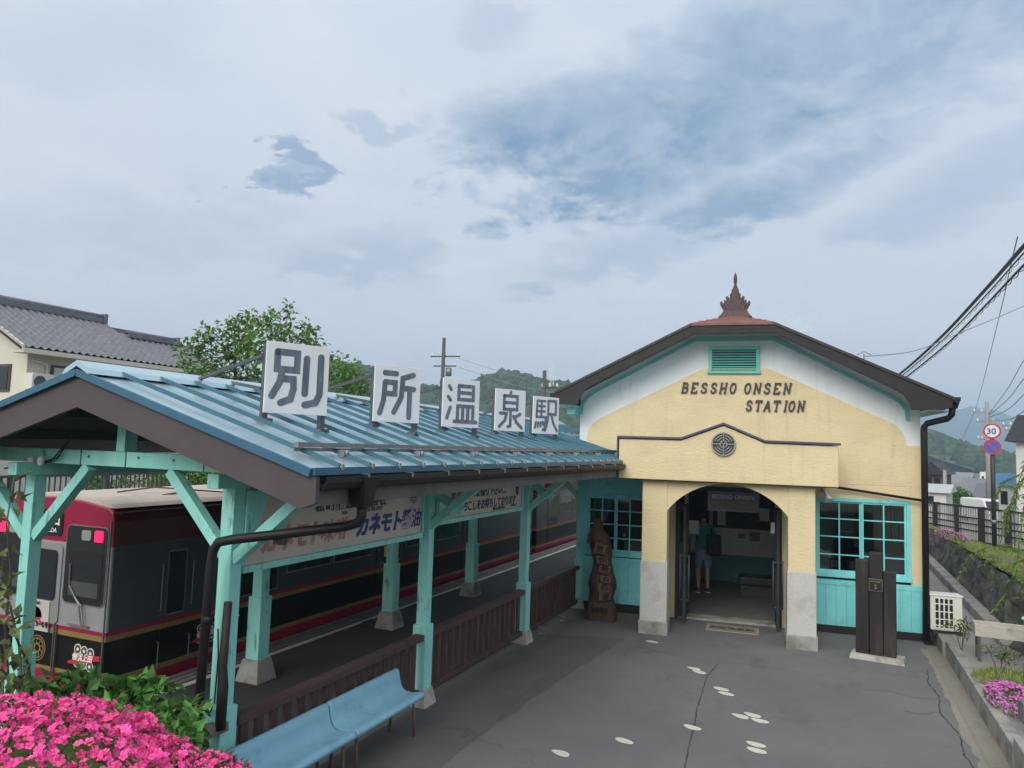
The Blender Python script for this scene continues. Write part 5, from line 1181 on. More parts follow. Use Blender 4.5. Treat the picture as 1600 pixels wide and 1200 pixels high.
# ================================================================== TRAIN
TXR, TXL, TY = -7.72, -9.86, 6.35; TC = (TXR+TXL)/2
def car(y0, y1, label, front):
    t = thing('train_car', label, 'train', (TC, (y0+y1)/2, -.9), group='cars of the train at the platform')
    sec = [(TXL, -.30), (TXR, -.30), (TXR, 1.93), (TXR-.03, 2.03), (TXR-.10, 2.075), (TXL+.10, 2.075), (TXL+.03, 2.03), (TXL, 1.93)]
    b = MB(); b.prism(sec, (0, y1, 0), (1, 0, 0), (0, 0, 1), y1-y0); b.build('body', 'livery_shaded', t, bevel=.02)
    if front:
        b = MB(); b.prism([(TXL+.004, -.18), (TXR-.004, -.18), (TXR-.004, 1.93), (TXR-.03, 2.04), (TXR-.10, 2.085), (TC+.5, 2.15), (TC, 2.175), (TC-.5, 2.15), (TXL+.10, 2.085), (TXL+.03, 2.04), (TXL+.004, 1.93)], (0, y0+.02, 0), (1, 0, 0), (0, 0, 1), .05); b.build('front_mask', 'livery', t, bevel=.018)
    b = MB(); b.smooth = True
    rs = [(TXR-.06, 2.085), (TXR-.14, 2.125), (TC+.55, 2.185), (TC, 2.205), (TC-.55, 2.185), (TXL+.14, 2.125), (TXL+.06, 2.085), (TC, 2.07)]
    b.prism(rs, (0, y1-.02, 0), (1, 0, 0), (0, 0, 1), y1-y0-.05); b.build('roof', 'tredroof', t, smooth=False)
    b = MB(); b.boxm(TXR-.01, TXR+.012, y0+.05, y1-.05, 2.015, 2.04); b.build('rain_strip', 'black', t)
    b = MB(); b.boxm(TC-.55, TC+.55, y0+3.2, y0+5.6, 2.19, 2.30); b.boxm(TC-.5, TC+.5, y0+8.2, y0+10.6, 2.19, 2.32); split(b.build('roof_unit', 'tredroof', t, bevel=.03))
    b = MB(); b.boxm(TXL+.2, TXR-.2, y0+.6, y1-.6, -.75, -.30)
    for yy in (y0+2.2, y1-2.2): b.boxm(TXL+.35, TXR-.35, yy-.9, yy+.9, -.94, -.4)
    b.build('underframe', 'black', t)
    S = TXR
    def door(a, c, zt=1.58, lamp=False):
        b = MB(); b.boxm(S-.01, S+.012, a-.02, c+.02, -.02, zt+.03); do = b.build('door', 'livery_shaded', t, bevel=.004)
        b = MB(); b.boxm(S+.012, S+.016, a+.05, c-.05, .72, 1.49); b.build('door_window', 'darkglass_solid', do)
        b = MB()
        for yy in (a+.045, c-.045): b.boxm(S+.012, S+.020, yy-.006, yy+.006, .70, 1.51)
        b.boxm(S+.012, S+.020, a+.04, c-.04, 1.49, 1.51); b.boxm(S+.012, S+.020, a+.04, c-.04, .70, .72); b.build('door_window_frame', 'steel', do)
    def hand(yy, z0, z1):
        b = MB(); b.tube([(S+.01, yy, z0), (S+.035, yy, z0+.01), (S+.035, yy, z1-.01), (S+.01, yy, z1)], .008, 6); b.build('grab_rail', 'steel', t)
    def win(a, c, z0=.92, z1=1.56):
        b = MB(); b.boxm(S-.002, S+.012, a, c, z0-.03, z1+.03); wo = b.build('window', 'steel', t, bevel=.004)
        b = MB(); b.boxm(S+.012, S+.015, a+.03, c-.03, z0, z1); b.build('pane', 'darkglass_solid', wo)
        hb_ = random.choice((.16, .26, .34)); b = MB(); b.boxm(S+.015, S+.0165, a+.035, c-.035, z1-hb_, z1-.005); b.build('window_blind', 'blind', wo)
    if front: door(y0+.75, y0+1.13); hand(y0+.70, .78, 1.35); hand(y0+1.19, .78, 1.35); hand(y0+.70, .10, .40); hand(y0+1.19, .1, .4)
    step = 3.55; k = 0; yy = y0+(2.05 if front else .9)
    while yy+.9 < y1-.4:
        door(yy, yy+.42); door(yy+.44, yy+.86)
        if yy+step < y1-.9: win(yy+1.02, yy+2.16); win(yy+2.22, yy+3.36)
        yy += step
    if not front:
        b = MB()
        for i in range(5): b.boxm(S, S+.012, y0+.3, y1-.3, .62+i*.055, .632+i*.055)
        b.build('side_rib', 'steel', t)
    return t
def solid_glass():
    m = bpy.data.materials.new('train_glass'); m.use_nodes = True; b = m.node_tree.nodes['Principled BSDF']
    b.inputs['Base Color'].default_value = (.018, .022, .026, 1); b.inputs['Roughness'].default_value = .06; b.inputs['Specular IOR Level'].default_value = .6
    return m
M['darkglass_solid'] = solid_glass()
c1 = car(TY, 19.9, 'red, silver and black train car with a cab end facing the bushes', True)
car(20.25, 33.8, 'second train car coloured in canopy shade with pale ribs behind the canopy posts', False)
FY = TY-.03
def fbox(name, m, x0, x1, z0, z1, t=.012, off=0, par=c1, bev=0):
    b = MB(); b.boxm(x0, x1, FY-off-t, FY-off, z0, z1); return b.build(name, m, par, bevel=bev)
def rrect(x0, x1, z0, z1, r, n=4):
    return [(cx+r*math.cos(a0+PI/2*k/n), cz+r*math.sin(a0+PI/2*k/n)) for cx, cz, a0 in ((x1-r, z1-r, 0), (x0+r, z1-r, PI/2), (x0+r, z0+r, PI), (x1-r, z0+r, 1.5*PI)) for k in range(n+1)]
def fround(name, m, x0, x1, z0, z1, r, off, t, par=c1):
    b = MB(); b.prism(rrect(x0, x1, z0, z1, r), (0, FY-off, 0), (1, 0, 0), (0, 0, 1), t); return b.build(name, m, par)
for x0, x1, s_ in ((-8.480, -7.790, 1), (-9.780, -9.090-.06, -1)):
    wo = fround('cab_window', 'steel', x0-.012, x1+.012, .93, 1.862, .075, 0, .010)
    fround('window_surround', 'black', x0, x1, .945, 1.85, .065, .010, .004, wo)
    fround('pane', 'darkglass_solid', x0+.06, x1-.05, .99, 1.56, .03, .014, .004, wo)
    rx = (-7.995, -7.86) if s_ > 0 else (-9.715, -9.580); cx = (-8.215, -8.055) if s_ > 0 else (-9.535, -9.375)
    fround('tail_lamp', 'lampred', rx[0], rx[1], 1.685, 1.815, .015, .014, .012, wo)
    fround('head_lamp', 'lampclear', cx[0], cx[1], 1.69, 1.81, .03, .014, .012, wo)
    b = MB(); b.boxm(x0+.1, x1-.1, FY-.0195, FY-.0185, 1.03, 1.20) ; b.build('cab_desk', mat('cab_desk', (.05, .055, .06), .6), wo)
do = fround('cab_door', 'tsilver', -9.125, -8.535, .66, 1.615, .07, 0, .018)
fround('door_seal', 'black', -9.070, -8.600, .93, 1.535, .06, .018, .004, do); fround('pane', 'darkglass_solid', -9.050, -8.620, .95, 1.515, .045, .022, .003, do)
b = MB()
for x in (-8.535, -9.125, -8.570): b.boxm(x-.004, x+.004, FY-.028, FY-.0, .05, .66)
b.boxm(-7.750, -7.742, FY-.02, FY, .0, 1.95); split(b.build('seam_strip', 'steel', c1))
ds = fround('destination_sign', 'black', -9.105, -8.580, 1.70, 2.015, .05, 0, .012)
fround('sign_glass', 'darkglass_solid', -9.085, -8.600, 1.72, 1.995, .04, .012, .003, ds)
lit = mat('lit_letters', (.75, .75, .72), .5, .03, 5)
jo = join_mesh([text('上田', .17, lit, 'lettering', ds, (-8.955, FY-.016, 1.845), (1, 0, 0), bz, .001, 0, .004, 1.0), text('UEDA', .075, lit, 'lettering', ds, (-8.865, FY-.016, 1.745), (1, 0, 0), bz, .001, 0, .001)], 'lettering')
# head board with a red helmet shape and lettering
hm = fbox('head_board', mat('head_board_face', (.46, .44, .42), .5, .08, 4), -9.135, -8.670, .555, .92, .02, .012, bev=.004)
b = MB(); b.prism([(-8.905+.115*math.cos(a), .725+.11*math.sin(a)*(1.05 if math.sin(a) > 0 else .45)) for a in [2*PI*k/18 for k in range(30)]], (0, FY-.032, 0), (1, 0, 0), bz, .002)
b.prism([(-9.045, .68), (-8.965, .70), (-8.985, .64)], (0, FY-.032, 0), (1, 0, 0), bz, .0025); b.prism([(-8.765, .66), (-8.835, .70), (-8.815, .61)], (0, FY-.032, 0), (1, 0, 0), bz, .0025)
b.build('red_mark', 'signred', hm)
join_mesh([text('さなだどりーむ号', .075, 'black', 'lettering', hm, (-9.105, FY-.036, .612), (1, 0, 0), bz, .001, .1, .004, .73), text('上田電鉄', .04, 'black', 'lettering', hm, (-8.985, FY-.036, .87), (1, 0, 0), bz, .001)], 'lettering')
# gilt crest
b = MB(); o_ = Vector((0, FY-.002, 0))
for r_ in (.145, .115, .045): stroke(b, arc(-8.865, .345, r_, 0, 360, 20), .012, o_, (1, 0, 0), bz, .004+r_*.004, caps=False)
for k in range(9): a = k*40; stroke(b, arc(-8.865+.08*math.cos(R(a)), .345+.08*math.sin(R(a)), .03, a, a+250, 6), .010, o_, (1, 0, 0), bz, .005+.0002*k, caps=False)
b.build('gilt_crest', 'gold', c1)
def coins(o_, a_, x, z, sc_):
    b = MB(); o_ = Vector(o_); nrm = Vector(a_).cross(Vector(bz)); i = 0
    for r_ in (-1, 1):
        for k in (-1, 0, 1):
            cx, cz = x+k*.108*sc_, z+r_*.075*sc_-k*.012*sc_; i += 1
            b.cur = 0; b.prism(rot_ngon(18, .060*sc_, cx, cz), o_, a_, bz, .002+.0003*i); b.cur = 1; b.prism(rot_ngon(18, .051*sc_, cx, cz), o_+nrm*(.002+.0003*i), a_, bz, .0006); b.cur = 0
            b.prism(rot_ngon(10, .018*sc_, cx, cz), o_+nrm*(.0027+.0003*i), a_, bz, .0006)
    b.cur = 2; b.prism([(x+p*sc_, z+q*sc_) for p, q in [(-.27, -.075), (-.17, -.035), (-.2, .03), (-.05, .02), (.12, .045), (.28, .05), (.26, .02), (.29, -.005), (.1, -.025), (.17, -.05), (-.02, -.05), (-.1, -.085), (-.24, -.095)]], o_+nrm*.0055, a_, bz, .001)
    return b
coins((0, FY-.002, 0), (1, 0, 0), -8.050, .335, 1.0).build('coin_logo', ['paper', mat('coin_grey', (.08, .075, .06), .5), 'signred'], c1)
text('信州上田', .085, 'paper', 'lettering', c1, (-8.235, FY-.0095, .305), (1, 0, 0), bz, .0006, .1, .003, 1.0)
coins((TXR+.001, 0, 0), (0, 1, 0), 7.86, .335, .95).build('coin_logo', ['paper', bpy.data.materials['coin_grey'], 'signred'], c1)
text('信州上田', .08, 'paper', 'lettering', c1, (TXR+.0085, 7.69, .305), (0, 1, 0), bz, .0006, .1, .003, 1.0)
b = MB(); b.tube([(-8.105, FY-.03, .70), (-8.145, FY-.045, .93), (-8.355, FY-.03, 1.14), (-8.365, FY-.03, 1.40)], .009, 6); b.tube([(-8.055, FY-.03, .70), (-8.105, FY-.045, .93), (-8.235, FY-.045, 1.03)], .007, 6); b.boxm(-8.335, -7.995, FY-.035, FY, .685, .70); b.build('wiper', 'steel', c1)
b = MB(); b.boxm(-9.085, -8.485, FY-.25, FY, -.62, -.40); b.boxm(-8.885, -8.685, FY-.5, FY-.25, -.6, -.42); b.build('coupler', 'black', c1)
b = MB(); b.tube([(-8.535, 7.0, 2.21), (-8.435, 7.5, 2.26), (-8.235, 8.1, 2.20)], .012, 6); b.tube([(-8.185, 7.4, 2.17), (-8.135, 7.9, 2.22), (-7.985, 8.5, 2.16)], .012, 6); b.build('aerial', 'rust', c1)
sbx = thing('control_box', 'cream control box on a thin leg at the platform end', 'box', (-6.9, 7.35, -.05))
b = MB(); b.boxm(-6.96, -6.80, 7.25, 7.42, .28, .74); b.build('box_body', 'housewall', sbx, bevel=.008); b = MB(); b.boxm(-6.98, -6.78, 7.23, 7.44, .74, .765); b.build('lid', 'housewall', sbx); b = MB(); b.tube([(-6.88, 7.33, -.05), (-6.88, 7.33, .28)], .03, 8); b.build('leg', 'darksteel', sbx)
# a yellow and black barrier folded by a platform post
bar = thing('folded_barrier', 'yellow and black striped bar leaning on a platform post', 'barrier', (-6.85, 10.9, -.05))
b = MB()
for k in range(9): b.cur = k % 2; z0 = -.04+k*.18; b.beam((-6.86-.004*k, 10.95, z0), (-6.864-.004*k, 10.95, z0+.178), .05, .05)
b.build('striped_bar', ['signyellow', 'black'] if 'signyellow' in M else [mat('hazard_yellow', (.55, .40, .08), .5), M['black']], bar)
b = MB(); b.boxm(-7.05, -6.80, 10.55, 10.85, -.05, .02); b.build('foot', 'rubber', bar, bevel=.02)

# ================================================================== LEFT BACKGROUND
hs = thing('tiled_house', 'cream two storey house with dark grey tiled roof beyond the train', 'house', (-24.5, 18.5, -1.8))
def sl_z(x): return 5.50+.533*(-22-x)
b = MB(); y0, y1 = 14.4, 22.6; cols, rows = 32, 13
def topx(y): return -25.0 if y < 19.2 else (-25.0+(y-19.2)/.45*1.05 if y < 19.65 else -23.95)
ci, ri = 6, 3
for j in range(cols*ci+1):
    y = y0+(y1-y0)*j/(cols*ci); ph = (j % ci)/ci
    hy = .035*math.sin(ph*2*PI)
    tx = topx(y)
    for i in range(rows*ri+1):
        t = i/(rows*ri); x = -21.95+(-25.0+21.95)*t
        x = max(x, tx); saw = -.030*((i % ri)/ri)
        b.add([(x, y, sl_z(x)+hy+saw)], [])
nn = rows*ri+1
for j in range(cols*ci):
    for i in range(rows*ri): a = j*nn+i; b.f.append([a, a+nn, a+nn+1, a+1]); b.mi.append(0); b.sm.append(False)
ro = b.build('roof', 'tileroof', hs)
b = MB(); slab(b, [(-21.98, y0, 5.44), (-21.98, y1, 5.44), (-24.9, y1, 6.95), (-24.9, y0, 6.95)], .08); slab(b, [(-25, y0, 7.0), (-25, 19.2, 7.0), (-28, 19.2, 5.4), (-28, y0, 5.4)], .1); b.build('roof_deck', 'browndark', ro)
b = MB(); b.beam((-25.0, y0-.05, 7.16), (-25.0, 19.35, 7.16), .22, .20); b.tube([(-25.0, y0-.05, 7.28), (-25.0, 19.3, 7.28)], .10, 8); b.boxm(-25.16, -24.84, 19.3, 19.42, 6.98, 7.40); b.build('ridge', 'tileroof', ro)
b = MB(); b.beam((-23.95, 19.55, 6.62), (-23.95, 21.8, 6.62), .2, .16); b.tube([(-23.95, 19.55, 6.72), (-23.95, 21.8, 6.72)], .09, 8); b.boxm(-24.1, -23.8, 21.75, 21.87, 6.45, 6.84); b.build('ridge', 'tileroof', ro)
b = MB(); b.boxm(-27.4, -22.55, 15.0, 22.2, -1.8, 5.35); b.prism([(-27.4, 5.35), (-22.55, 5.35), (-22.55, 5.6), (-25, 6.85), (-27.4, 5.6)], (0, 15.2, 0), (1, 0, 0), bz, .2); b.build('wall', 'housewall', hs)
b = MB(); b.boxm(-22.6, -21.98, 14.5, 22.5, 5.30, 5.36); b.boxm(-22.02, -21.93, 14.45, 22.6, 5.28, 5.42); b.build('eave_soffit', 'housewall', hs)
b = MB(); b.prism([(-21.95, 5.50), (-21.95, 5.34), (-25, 6.92), (-25, 7.1)], (0, 14.5, 0), (1, 0, 0), bz, .08); b.build('barge_board', 'housewall', hs)
def hwin(x0, x1, y0, y1, z0, z1):
    b = MB(); b.boxm(x0, x1, y0, y1, z0, z1); wo = b.build('window', 'wframe', hs)
    b = MB()
    if x1-x0 < y1-y0: b.boxm(x1, x1+.02, y0+.08, y1-.08, z0+.08, z1-.08)
    else: b.boxm(x0+.08, x1-.08, y0-.02, y0, z0+.08, z1-.08)
    b.build('pane', 'curtain' if x1-x0 < y1-y0 else 'darkglass_solid', wo)
hwin(-22.58, -22.5, 15.75, 17.0, 3.9, 5.05); hwin(-24.6, -23.25, 14.95, 15.02, 4.15, 5.0)
b = MB(); b.tube([(-22.48, 15.1, 5.12), (-22.48, 15.55, 5.06), (-22.48, 15.6, 4.95), (-22.48, 15.6, 4.2)], .04, 6); b.build('rain_pipe', 'housewall', hs)
au = thing('wall_air_conditioner', 'white air conditioner hung on the tiled house wall', 'air conditioner', (-22.4, 15.4, 4.25))
b = MB(); b.boxm(-22.5, -22.2, 14.95, 15.65, 4.2, 4.72); b.build('casing', 'acwhite', au, bevel=.03); b = MB(); b.lathe([(.19, 0), (.19, .02)], 16, (0, 0, 0)); 
for i, v in enumerate(b.v): b.v[i] = Vector((-22.2+v.z, 15.2+v.x, 4.46+v.y))
b.build('fan', 'darksteel', au)
# bank wall with dark fence behind the track
bw = tag(MB().boxm(-14.3, -13.9, 1.0, 34, -1.8, 1.70).build('retaining_wall', 'concrete_pale'), 'pale concrete retaining wall behind the train', 'wall')
tf = thing('track_fence', 'dark upright slat fence on the concrete wall behind the train', 'fence', (-14, 16, 1.7))
b = MB(); b.boxm(-14.03, -13.97, 1, 34, 2.08, 2.13); b.build('top_rail', 'darksteel', tf); b = MB(); b.boxm(-14.03, -13.97, 1, 34, 1.74, 1.78); b.build('bottom_rail', 'darksteel', tf)
b = MB()
for k in range(190): y = 5+k*.115; b.boxm(-14.012, -13.988, y-.012, y+.012, 1.78, 2.08)
b.build('slat_panel', 'darksteel', tf)
for k in range(12): y = 5.2+k*2.0; b = MB(); b.boxm(-14.05, -13.95, y-.04, y+.04, 1.7, 2.16); b.build('post', 'darksteel', tf)
bh = tag(MB().boxm(-19, -18.6, 4, 14.4, -1.8, 2.75).build('garden_wall', 'housewall2'), 'plain white garden wall behind the slat fence', 'wall')

# ================================================================== TREES AND PLANTS
def px_r(px, d): return px*d/FPX
def clump(mb, c, r, n, ln, wd, up=.25, flat=1.0):
    for _ in range(n):
        v = rv()*random.random()**.45; p = c+Vector((v.x*r, v.y*r, v.z*r*flat))
        d = (rv()+Vector((v.x, v.y, v.z*.6))*.8+Vector((0, 0, -up))).normalized(); leaf(mb, p, d, (rv()+Vector((0, 0, 1.2))).normalized(), ln*random.uniform(.5, 1.35), wd*random.uniform(.6, 1.3))
def branch(mb, p, q, r0, r1, wob=.1, n=6):
    p, q = Vector(p), Vector(q); L_ = (q-p).length; pts = [p.lerp(q, k/n)+(rv()*wob*L_*.12 if 0 < k < n else Vector()) + Vector((0, 0, math.sin(PI*k/n)*L_*.06)) for k in range(n+1)]
    mb.tube(pts, [r0+(r1-r0)*k/n for k in range(n+1)], 6); return pts
def px_tree(name, label, base, clusters, d, leafm, ln, wd, dens, djit, trunk_r, cat='tree'):
    t = thing(name, label, cat, base); bt = MB(); bl = MB(); base = Vector(base)
    cs = [(at(x, y, d+random.uniform(-djit, djit)), px_r(r, d)) for x, y, r in clusters]
    cen = sum((c for c, _ in cs), Vector())/len(cs); low = min(c.z for c, _ in cs)
    fork = Vector((cen.x*.5+base.x*.5, cen.y*.5+base.y*.5, base.z+(low-base.z)*.75)); branch(bt, base, fork, trunk_r, trunk_r*.7)
    mids = []
    for k in range(5): m_ = fork.lerp(cen+rv()*1.0, random.uniform(.4, .7)); branch(bt, fork, m_, trunk_r*.55, trunk_r*.3); mids.append(m_)
    for c, r_ in cs:
        m_ = min(mids, key=lambda q: (q-c).length); branch(bt, m_, c, trunk_r*.24, trunk_r*.06, .2)
        for _ in range(4): q = c+rv()*r_*.9; branch(bt, c, q, trunk_r*.06, .004, .2, 3)
        clump(bl, c, r_, int(dens*r_*r_), ln, wd)
    bt.build('trunk', 'bark', t); bl.build('crown', leafm, t); return t
random.seed(11)
cl1 = [(300, 545, 24), (330, 528, 26), (318, 575, 26), (355, 560, 30), (388, 512, 26), (372, 540, 26), (398, 545, 28), (345, 600, 26), (400, 585, 28), (372, 610, 22), (425, 510, 22), (430, 545, 28), (440, 580, 26), (452, 520, 22), (425, 492, 12), (450, 488, 9), (453, 476, 6), (398, 497, 12), (365, 505, 14), (480, 530, 20), (477, 512, 12), (495, 545, 18), (492, 515, 7), (478, 570, 26), (500, 590, 24), (310, 610, 20), (290, 570, 14), (455, 610, 24), (330, 625, 18)]
px_tree('maple_tree', 'bright green leafy tree rising behind the canopy roof', (-15.4, 15.6, 1.6), cl1, 19.5, 'leaf', .16, .095, 760, 1.1, .12)
cl2 = [(535, 575, 24), (550, 590, 22), (528, 600, 26), (565, 605, 18), (545, 620, 24), (520, 560, 12), (585, 615, 12), (570, 630, 20)]
px_tree('garden_tree', 'smaller yellow green tree between the first two roof signs', (-18.2, 20.6, 1.0), cl2, 26, 'leaf', .18, .11, 620, 1.2, .10)
for i, (x, y, r_, l_) in enumerate(((165, 752, 15, 'green shrub behind the slat fence, left one'), (240, 748, 20, 'green shrub behind the slat fence, middle one'), (305, 745, 18, 'green shrub behind the slat fence, next to the post'))):
    d = 17.6; c = at(x, y, d); t = thing('bank_shrub', l_, 'shrub', (c.x, c.y, 1.2), group='shrubs behind the track fence'); b = MB()
    for k in range(7): clump(b, c+Vector((random.uniform(-.4, .4), random.uniform(-.4, .4), random.uniform(-.35, .15))), px_r(r_, d), 130, .11, .06)
    b.build('foliage', 'leaf', t); b = MB(); branch(b, (c.x, c.y, 1.2), c, .03, .015); b.build('stem', 'bark', t)
# hydrangea below the first post
hy = thing('hydrangea_bush', 'dense green hydrangea bush with buds in front of the train', 'bush', (-4.6, 3.5, 0)); b = MB(); bs = MB(); bd_ = MB()
for x, y, r_, d in [(70, 1095, 34, 4.7), (115, 1085, 34, 4.8), (160, 1090, 34, 5.0), (205, 1085, 30, 5.1), (245, 1095, 34, 5.1), (285, 1120, 30, 5.0), (300, 1150, 22, 4.8), (130, 1125, 40, 4.7), (180, 1130, 40, 4.7), (230, 1135, 42, 4.7), (270, 1150, 34, 4.7), (90, 1130, 36, 4.6), (215, 1075, 14, 5.1), (145, 1068, 12, 4.9), (240, 1068, 10, 5.1), (60, 1070, 16, 4.8), (210, 1165, 40, 4.5), (260, 1185, 36, 4.5), (150, 1170, 40, 4.4)]:
    c = at(x, y, d); rr = px_r(r_, d); clump(b, c, rr, int(95*(r_/34)**1.4), .098, .066, .05, .9); branch(bs, (c.x*.97-.1, c.y, 0), c, .009, .005)
    for _ in range(3):
        p = c+rv()*rr*.9
        for k in range(6): leaf(bd_, p, (rv()+Vector((0, 0, 1))).normalized(), rv(), .03, .014)
b.build('foliage', 'leafdark', hy); bs.build('stem', 'bark', hy); bd_.build('bud', 'leafpale', hy)
cv = thing('climbing_shrub', 'tall leafy shoots in front of the canopy post by the train front', 'shrub', (-5.6, 3.1, 0)); b = MB(); bs = MB()
for pts in (((15, 1090), (8, 980), (18, 900), (10, 820), (22, 745)), ((35, 1090), (30, 1010), (12, 930), (2, 850)), ((50, 1100), (45, 1040), (22, 990), (5, 965)), ((5, 1100), (0, 1020), (-12, 930), (-10, 800)), ((60, 1110), (20, 1060), (0, 1045))):
    P = [at(x, y, 4.55+random.uniform(-.15, .15)) for x, y in pts]; bs.tube(P, [.009, .008, .006, .005, .004][:len(P)], 5)
    for k in range(len(P)-1):
        for _ in range(7):
            q = P[k].lerp(P[k+1], random.random()); d_ = (rv()+Vector((.25, -.3, -.2))).normalized(); q2 = q+d_*random.uniform(.02, .08); leaf(b, q2, d_, (rv()*.7+Vector((0, -.4, 1))).normalized(), random.uniform(.07, .11), random.uniform(.045, .07))
b.build('foliage', 'leafolive', cv); bs.build('stem', 'bark', cv)
# azaleas in front
def azalea(label, c, r, nf, nl, squash=.95):
    t = thing('azalea_bush', label, 'bush', (c.x, c.y, 1.2), group='pink azaleas in the foreground'); f = MB(); b = MB(); s_ = MB()
    core = MB(); core.smooth = True; bm = bmesh.new(); bmesh.ops.create_icosphere(bm, subdivisions=4, radius=1); vs = [c+Vector((v.co.x*r, v.co.y*r, v.co.z*r*squash))*(.93+.06*noise.noise(v.co*3+c)) if False else c+Vector((v.co.x, v.co.y, v.co.z*squash))*r*(.90+.05*noise.noise(v.co*3.1)) for v in bm.verts]; core.add(vs, [[v.index for v in q.verts] for q in bm.faces]); bm.free()
    core.build('inner_twigs', 'azfoliage', t)
    def srf(v): return c+Vector((v.x, v.y, v.z*squash))*r*(1+.05*noise.noise(v*3.1)+.035*noise.noise(v*8))
    for _ in range(nl):
        v = rv()
        if v.z < -.25: continue
        p = srf(v)*1; p = c+(p-c)*random.uniform(.90, 1.03); leaf(b, p, (rv()+v*.9).normalized(), rv(), random.uniform(.025, .04), .014)
    for _ in range(nf):
        v = rv()
        if v.z < -.2: continue
        if noise.noise(v*7.5+Vector((3, 1, 0)))+.5*noise.noise(v*19) > .36: continue
        p = c+(srf(v)-c)*random.uniform(.955, 1.045); n = (v+rv()*.85+Vector((0, 0, .25))).normalized(); a = n.cross(rv()).normalized(); q = n.cross(a); R_ = random.uniform(.011, .020)
        ctr = p-n*R_*.55; vs = [ctr]; fs = []
        for k in range(5):
            th = 2*PI*k/5; w_ = .62
            for dth, rr, hh in ((-w_*1.02, .60, .12), (-w_*.72, 1.0, .30), (0, 1.14, .20), (w_*.72, 1.0, .30), (w_*1.02, .60, .12)):
                vs.append(ctr+(a*math.cos(th+dth)+q*math.sin(th+dth))*R_*rr+n*R_*(hh+.35)+rv()*R_*.05)
            i = 1+5*k; fs += [(0, i, i+4), (i, i+1, i+2, i+3, i+4)]
        f.add(vs, fs)
        for k in range(3): s_.add([ctr, ctr+n*R_*1.5+rv()*R_*.25, ctr+n*R_*.2+a*.0016], [(0, 1, 2)])
    b.build('foliage', 'azfoliage', t); f.build('blossoms', 'pink', t); s_.build('stamens', 'stamen', t); return t
azalea('large mound of pink azalea in front of the hydrangea', at(-40, 1510, 2.65), px_r(396, 2.65), 16000, 9000)
azalea('smaller pink azalea mound before the first post', at(300, 1292, 2.95), px_r(106, 2.95), 2400, 2600)
# weeping tree at the right edge
wt = thing('weeping_tree', 'young weeping tree with pale hanging leaves above the trough', 'tree', (3.35, 12.3, .185)); b = MB(); bs = MB(); D = 12.6
tip0 = Vector((3.35, 12.3, 2.6)); bs.tube([(3.35, 12.3, .1), (3.3, 12.35, 1.2), (3.32, 12.3, 2.0), tip0], [.05, .045, .038, .03], 7)
for pts in (((1640, 700), (1592, 742), (1568, 752), (1556, 775)), ((1640, 730), (1590, 760), (1578, 790), (1572, 830)), ((1650, 760), (1590, 775), (1570, 800), (1563, 850)), ((1640, 740), (1600, 745), (1585, 765)), ((1650, 810), (1600, 845), (1540, 856), (1512, 868), (1498, 905)), ((1650, 850), (1605, 872), (1575, 884)), ((1650, 860), (1600, 905), (1575, 905)), ((1650, 880), (1600, 930), (1565, 975), (1550, 1005)), ((1660, 900), (1605, 950), (1590, 990)), ((1660, 840), (1610, 862), (1580, 855), (1560, 853)), ((1655, 905), (1605, 935), (1585, 960), (1570, 1000)), ((1650, 700), (1604, 715), (1590, 760), (1586, 800)), ((1650, 720), (1600, 790), (1592, 850), (1588, 900)), ((1655, 800), (1604, 880), (1592, 930), (1588, 985)), ((1660, 850), (1612, 920), (1598, 975), (1596, 1030)), ((1660, 820), (1606, 900), (1570, 930), (1548, 960), (1540, 990)), ((1655, 690), (1612, 730), (1600, 775), (1604, 830))):
    P = [tip0.lerp(at(pts[0][0], pts[0][1], D), .6)]+[at(x, y, D+random.uniform(-.25, .25)) for x, y in pts]; bs.tube([tip0]+P, [.016, .012]+[.008-.0014*k for k in range(len(pts))], 5)
    for k in range(1, len(P)-1):
        for _ in range(30):
            q = P[k].lerp(P[k+1], random.random()); d_ = (rv()*.7+Vector((-.2, 0, -.9))).normalized(); leaf(b, q, d_, rv(), random.uniform(.07, .13), random.uniform(.016, .028), .1)
b.build('crown', 'leafpale', wt); bs.build('trunk', 'bark', wt)
for i, (x, y, h, l_) in enumerate(((1.80, 12.9, .45, 'small leafy shoot beside the trough leg'), (2.02, 11.5, .42, 'bushy seedling behind the green flower bed'), (2.55, 11.2, .5, 'leafy shoot near the wooden stake'))):
    t = thing('seedling', l_, 'plant', (x, y, .185), group='shoots in the right garden'); b = MB(); bs = MB()
    for k in range(4): q = Vector((x+random.uniform(-.12, .12), y+random.uniform(-.12, .12), .185+h*random.uniform(.6, 1))); branch(bs, (x, y, .185), q, .006, .003); clump(b, q, .10, 26, .08, .03)
    b.build('foliage', 'leafolive', t); bs.build('stem', 'bark', t)
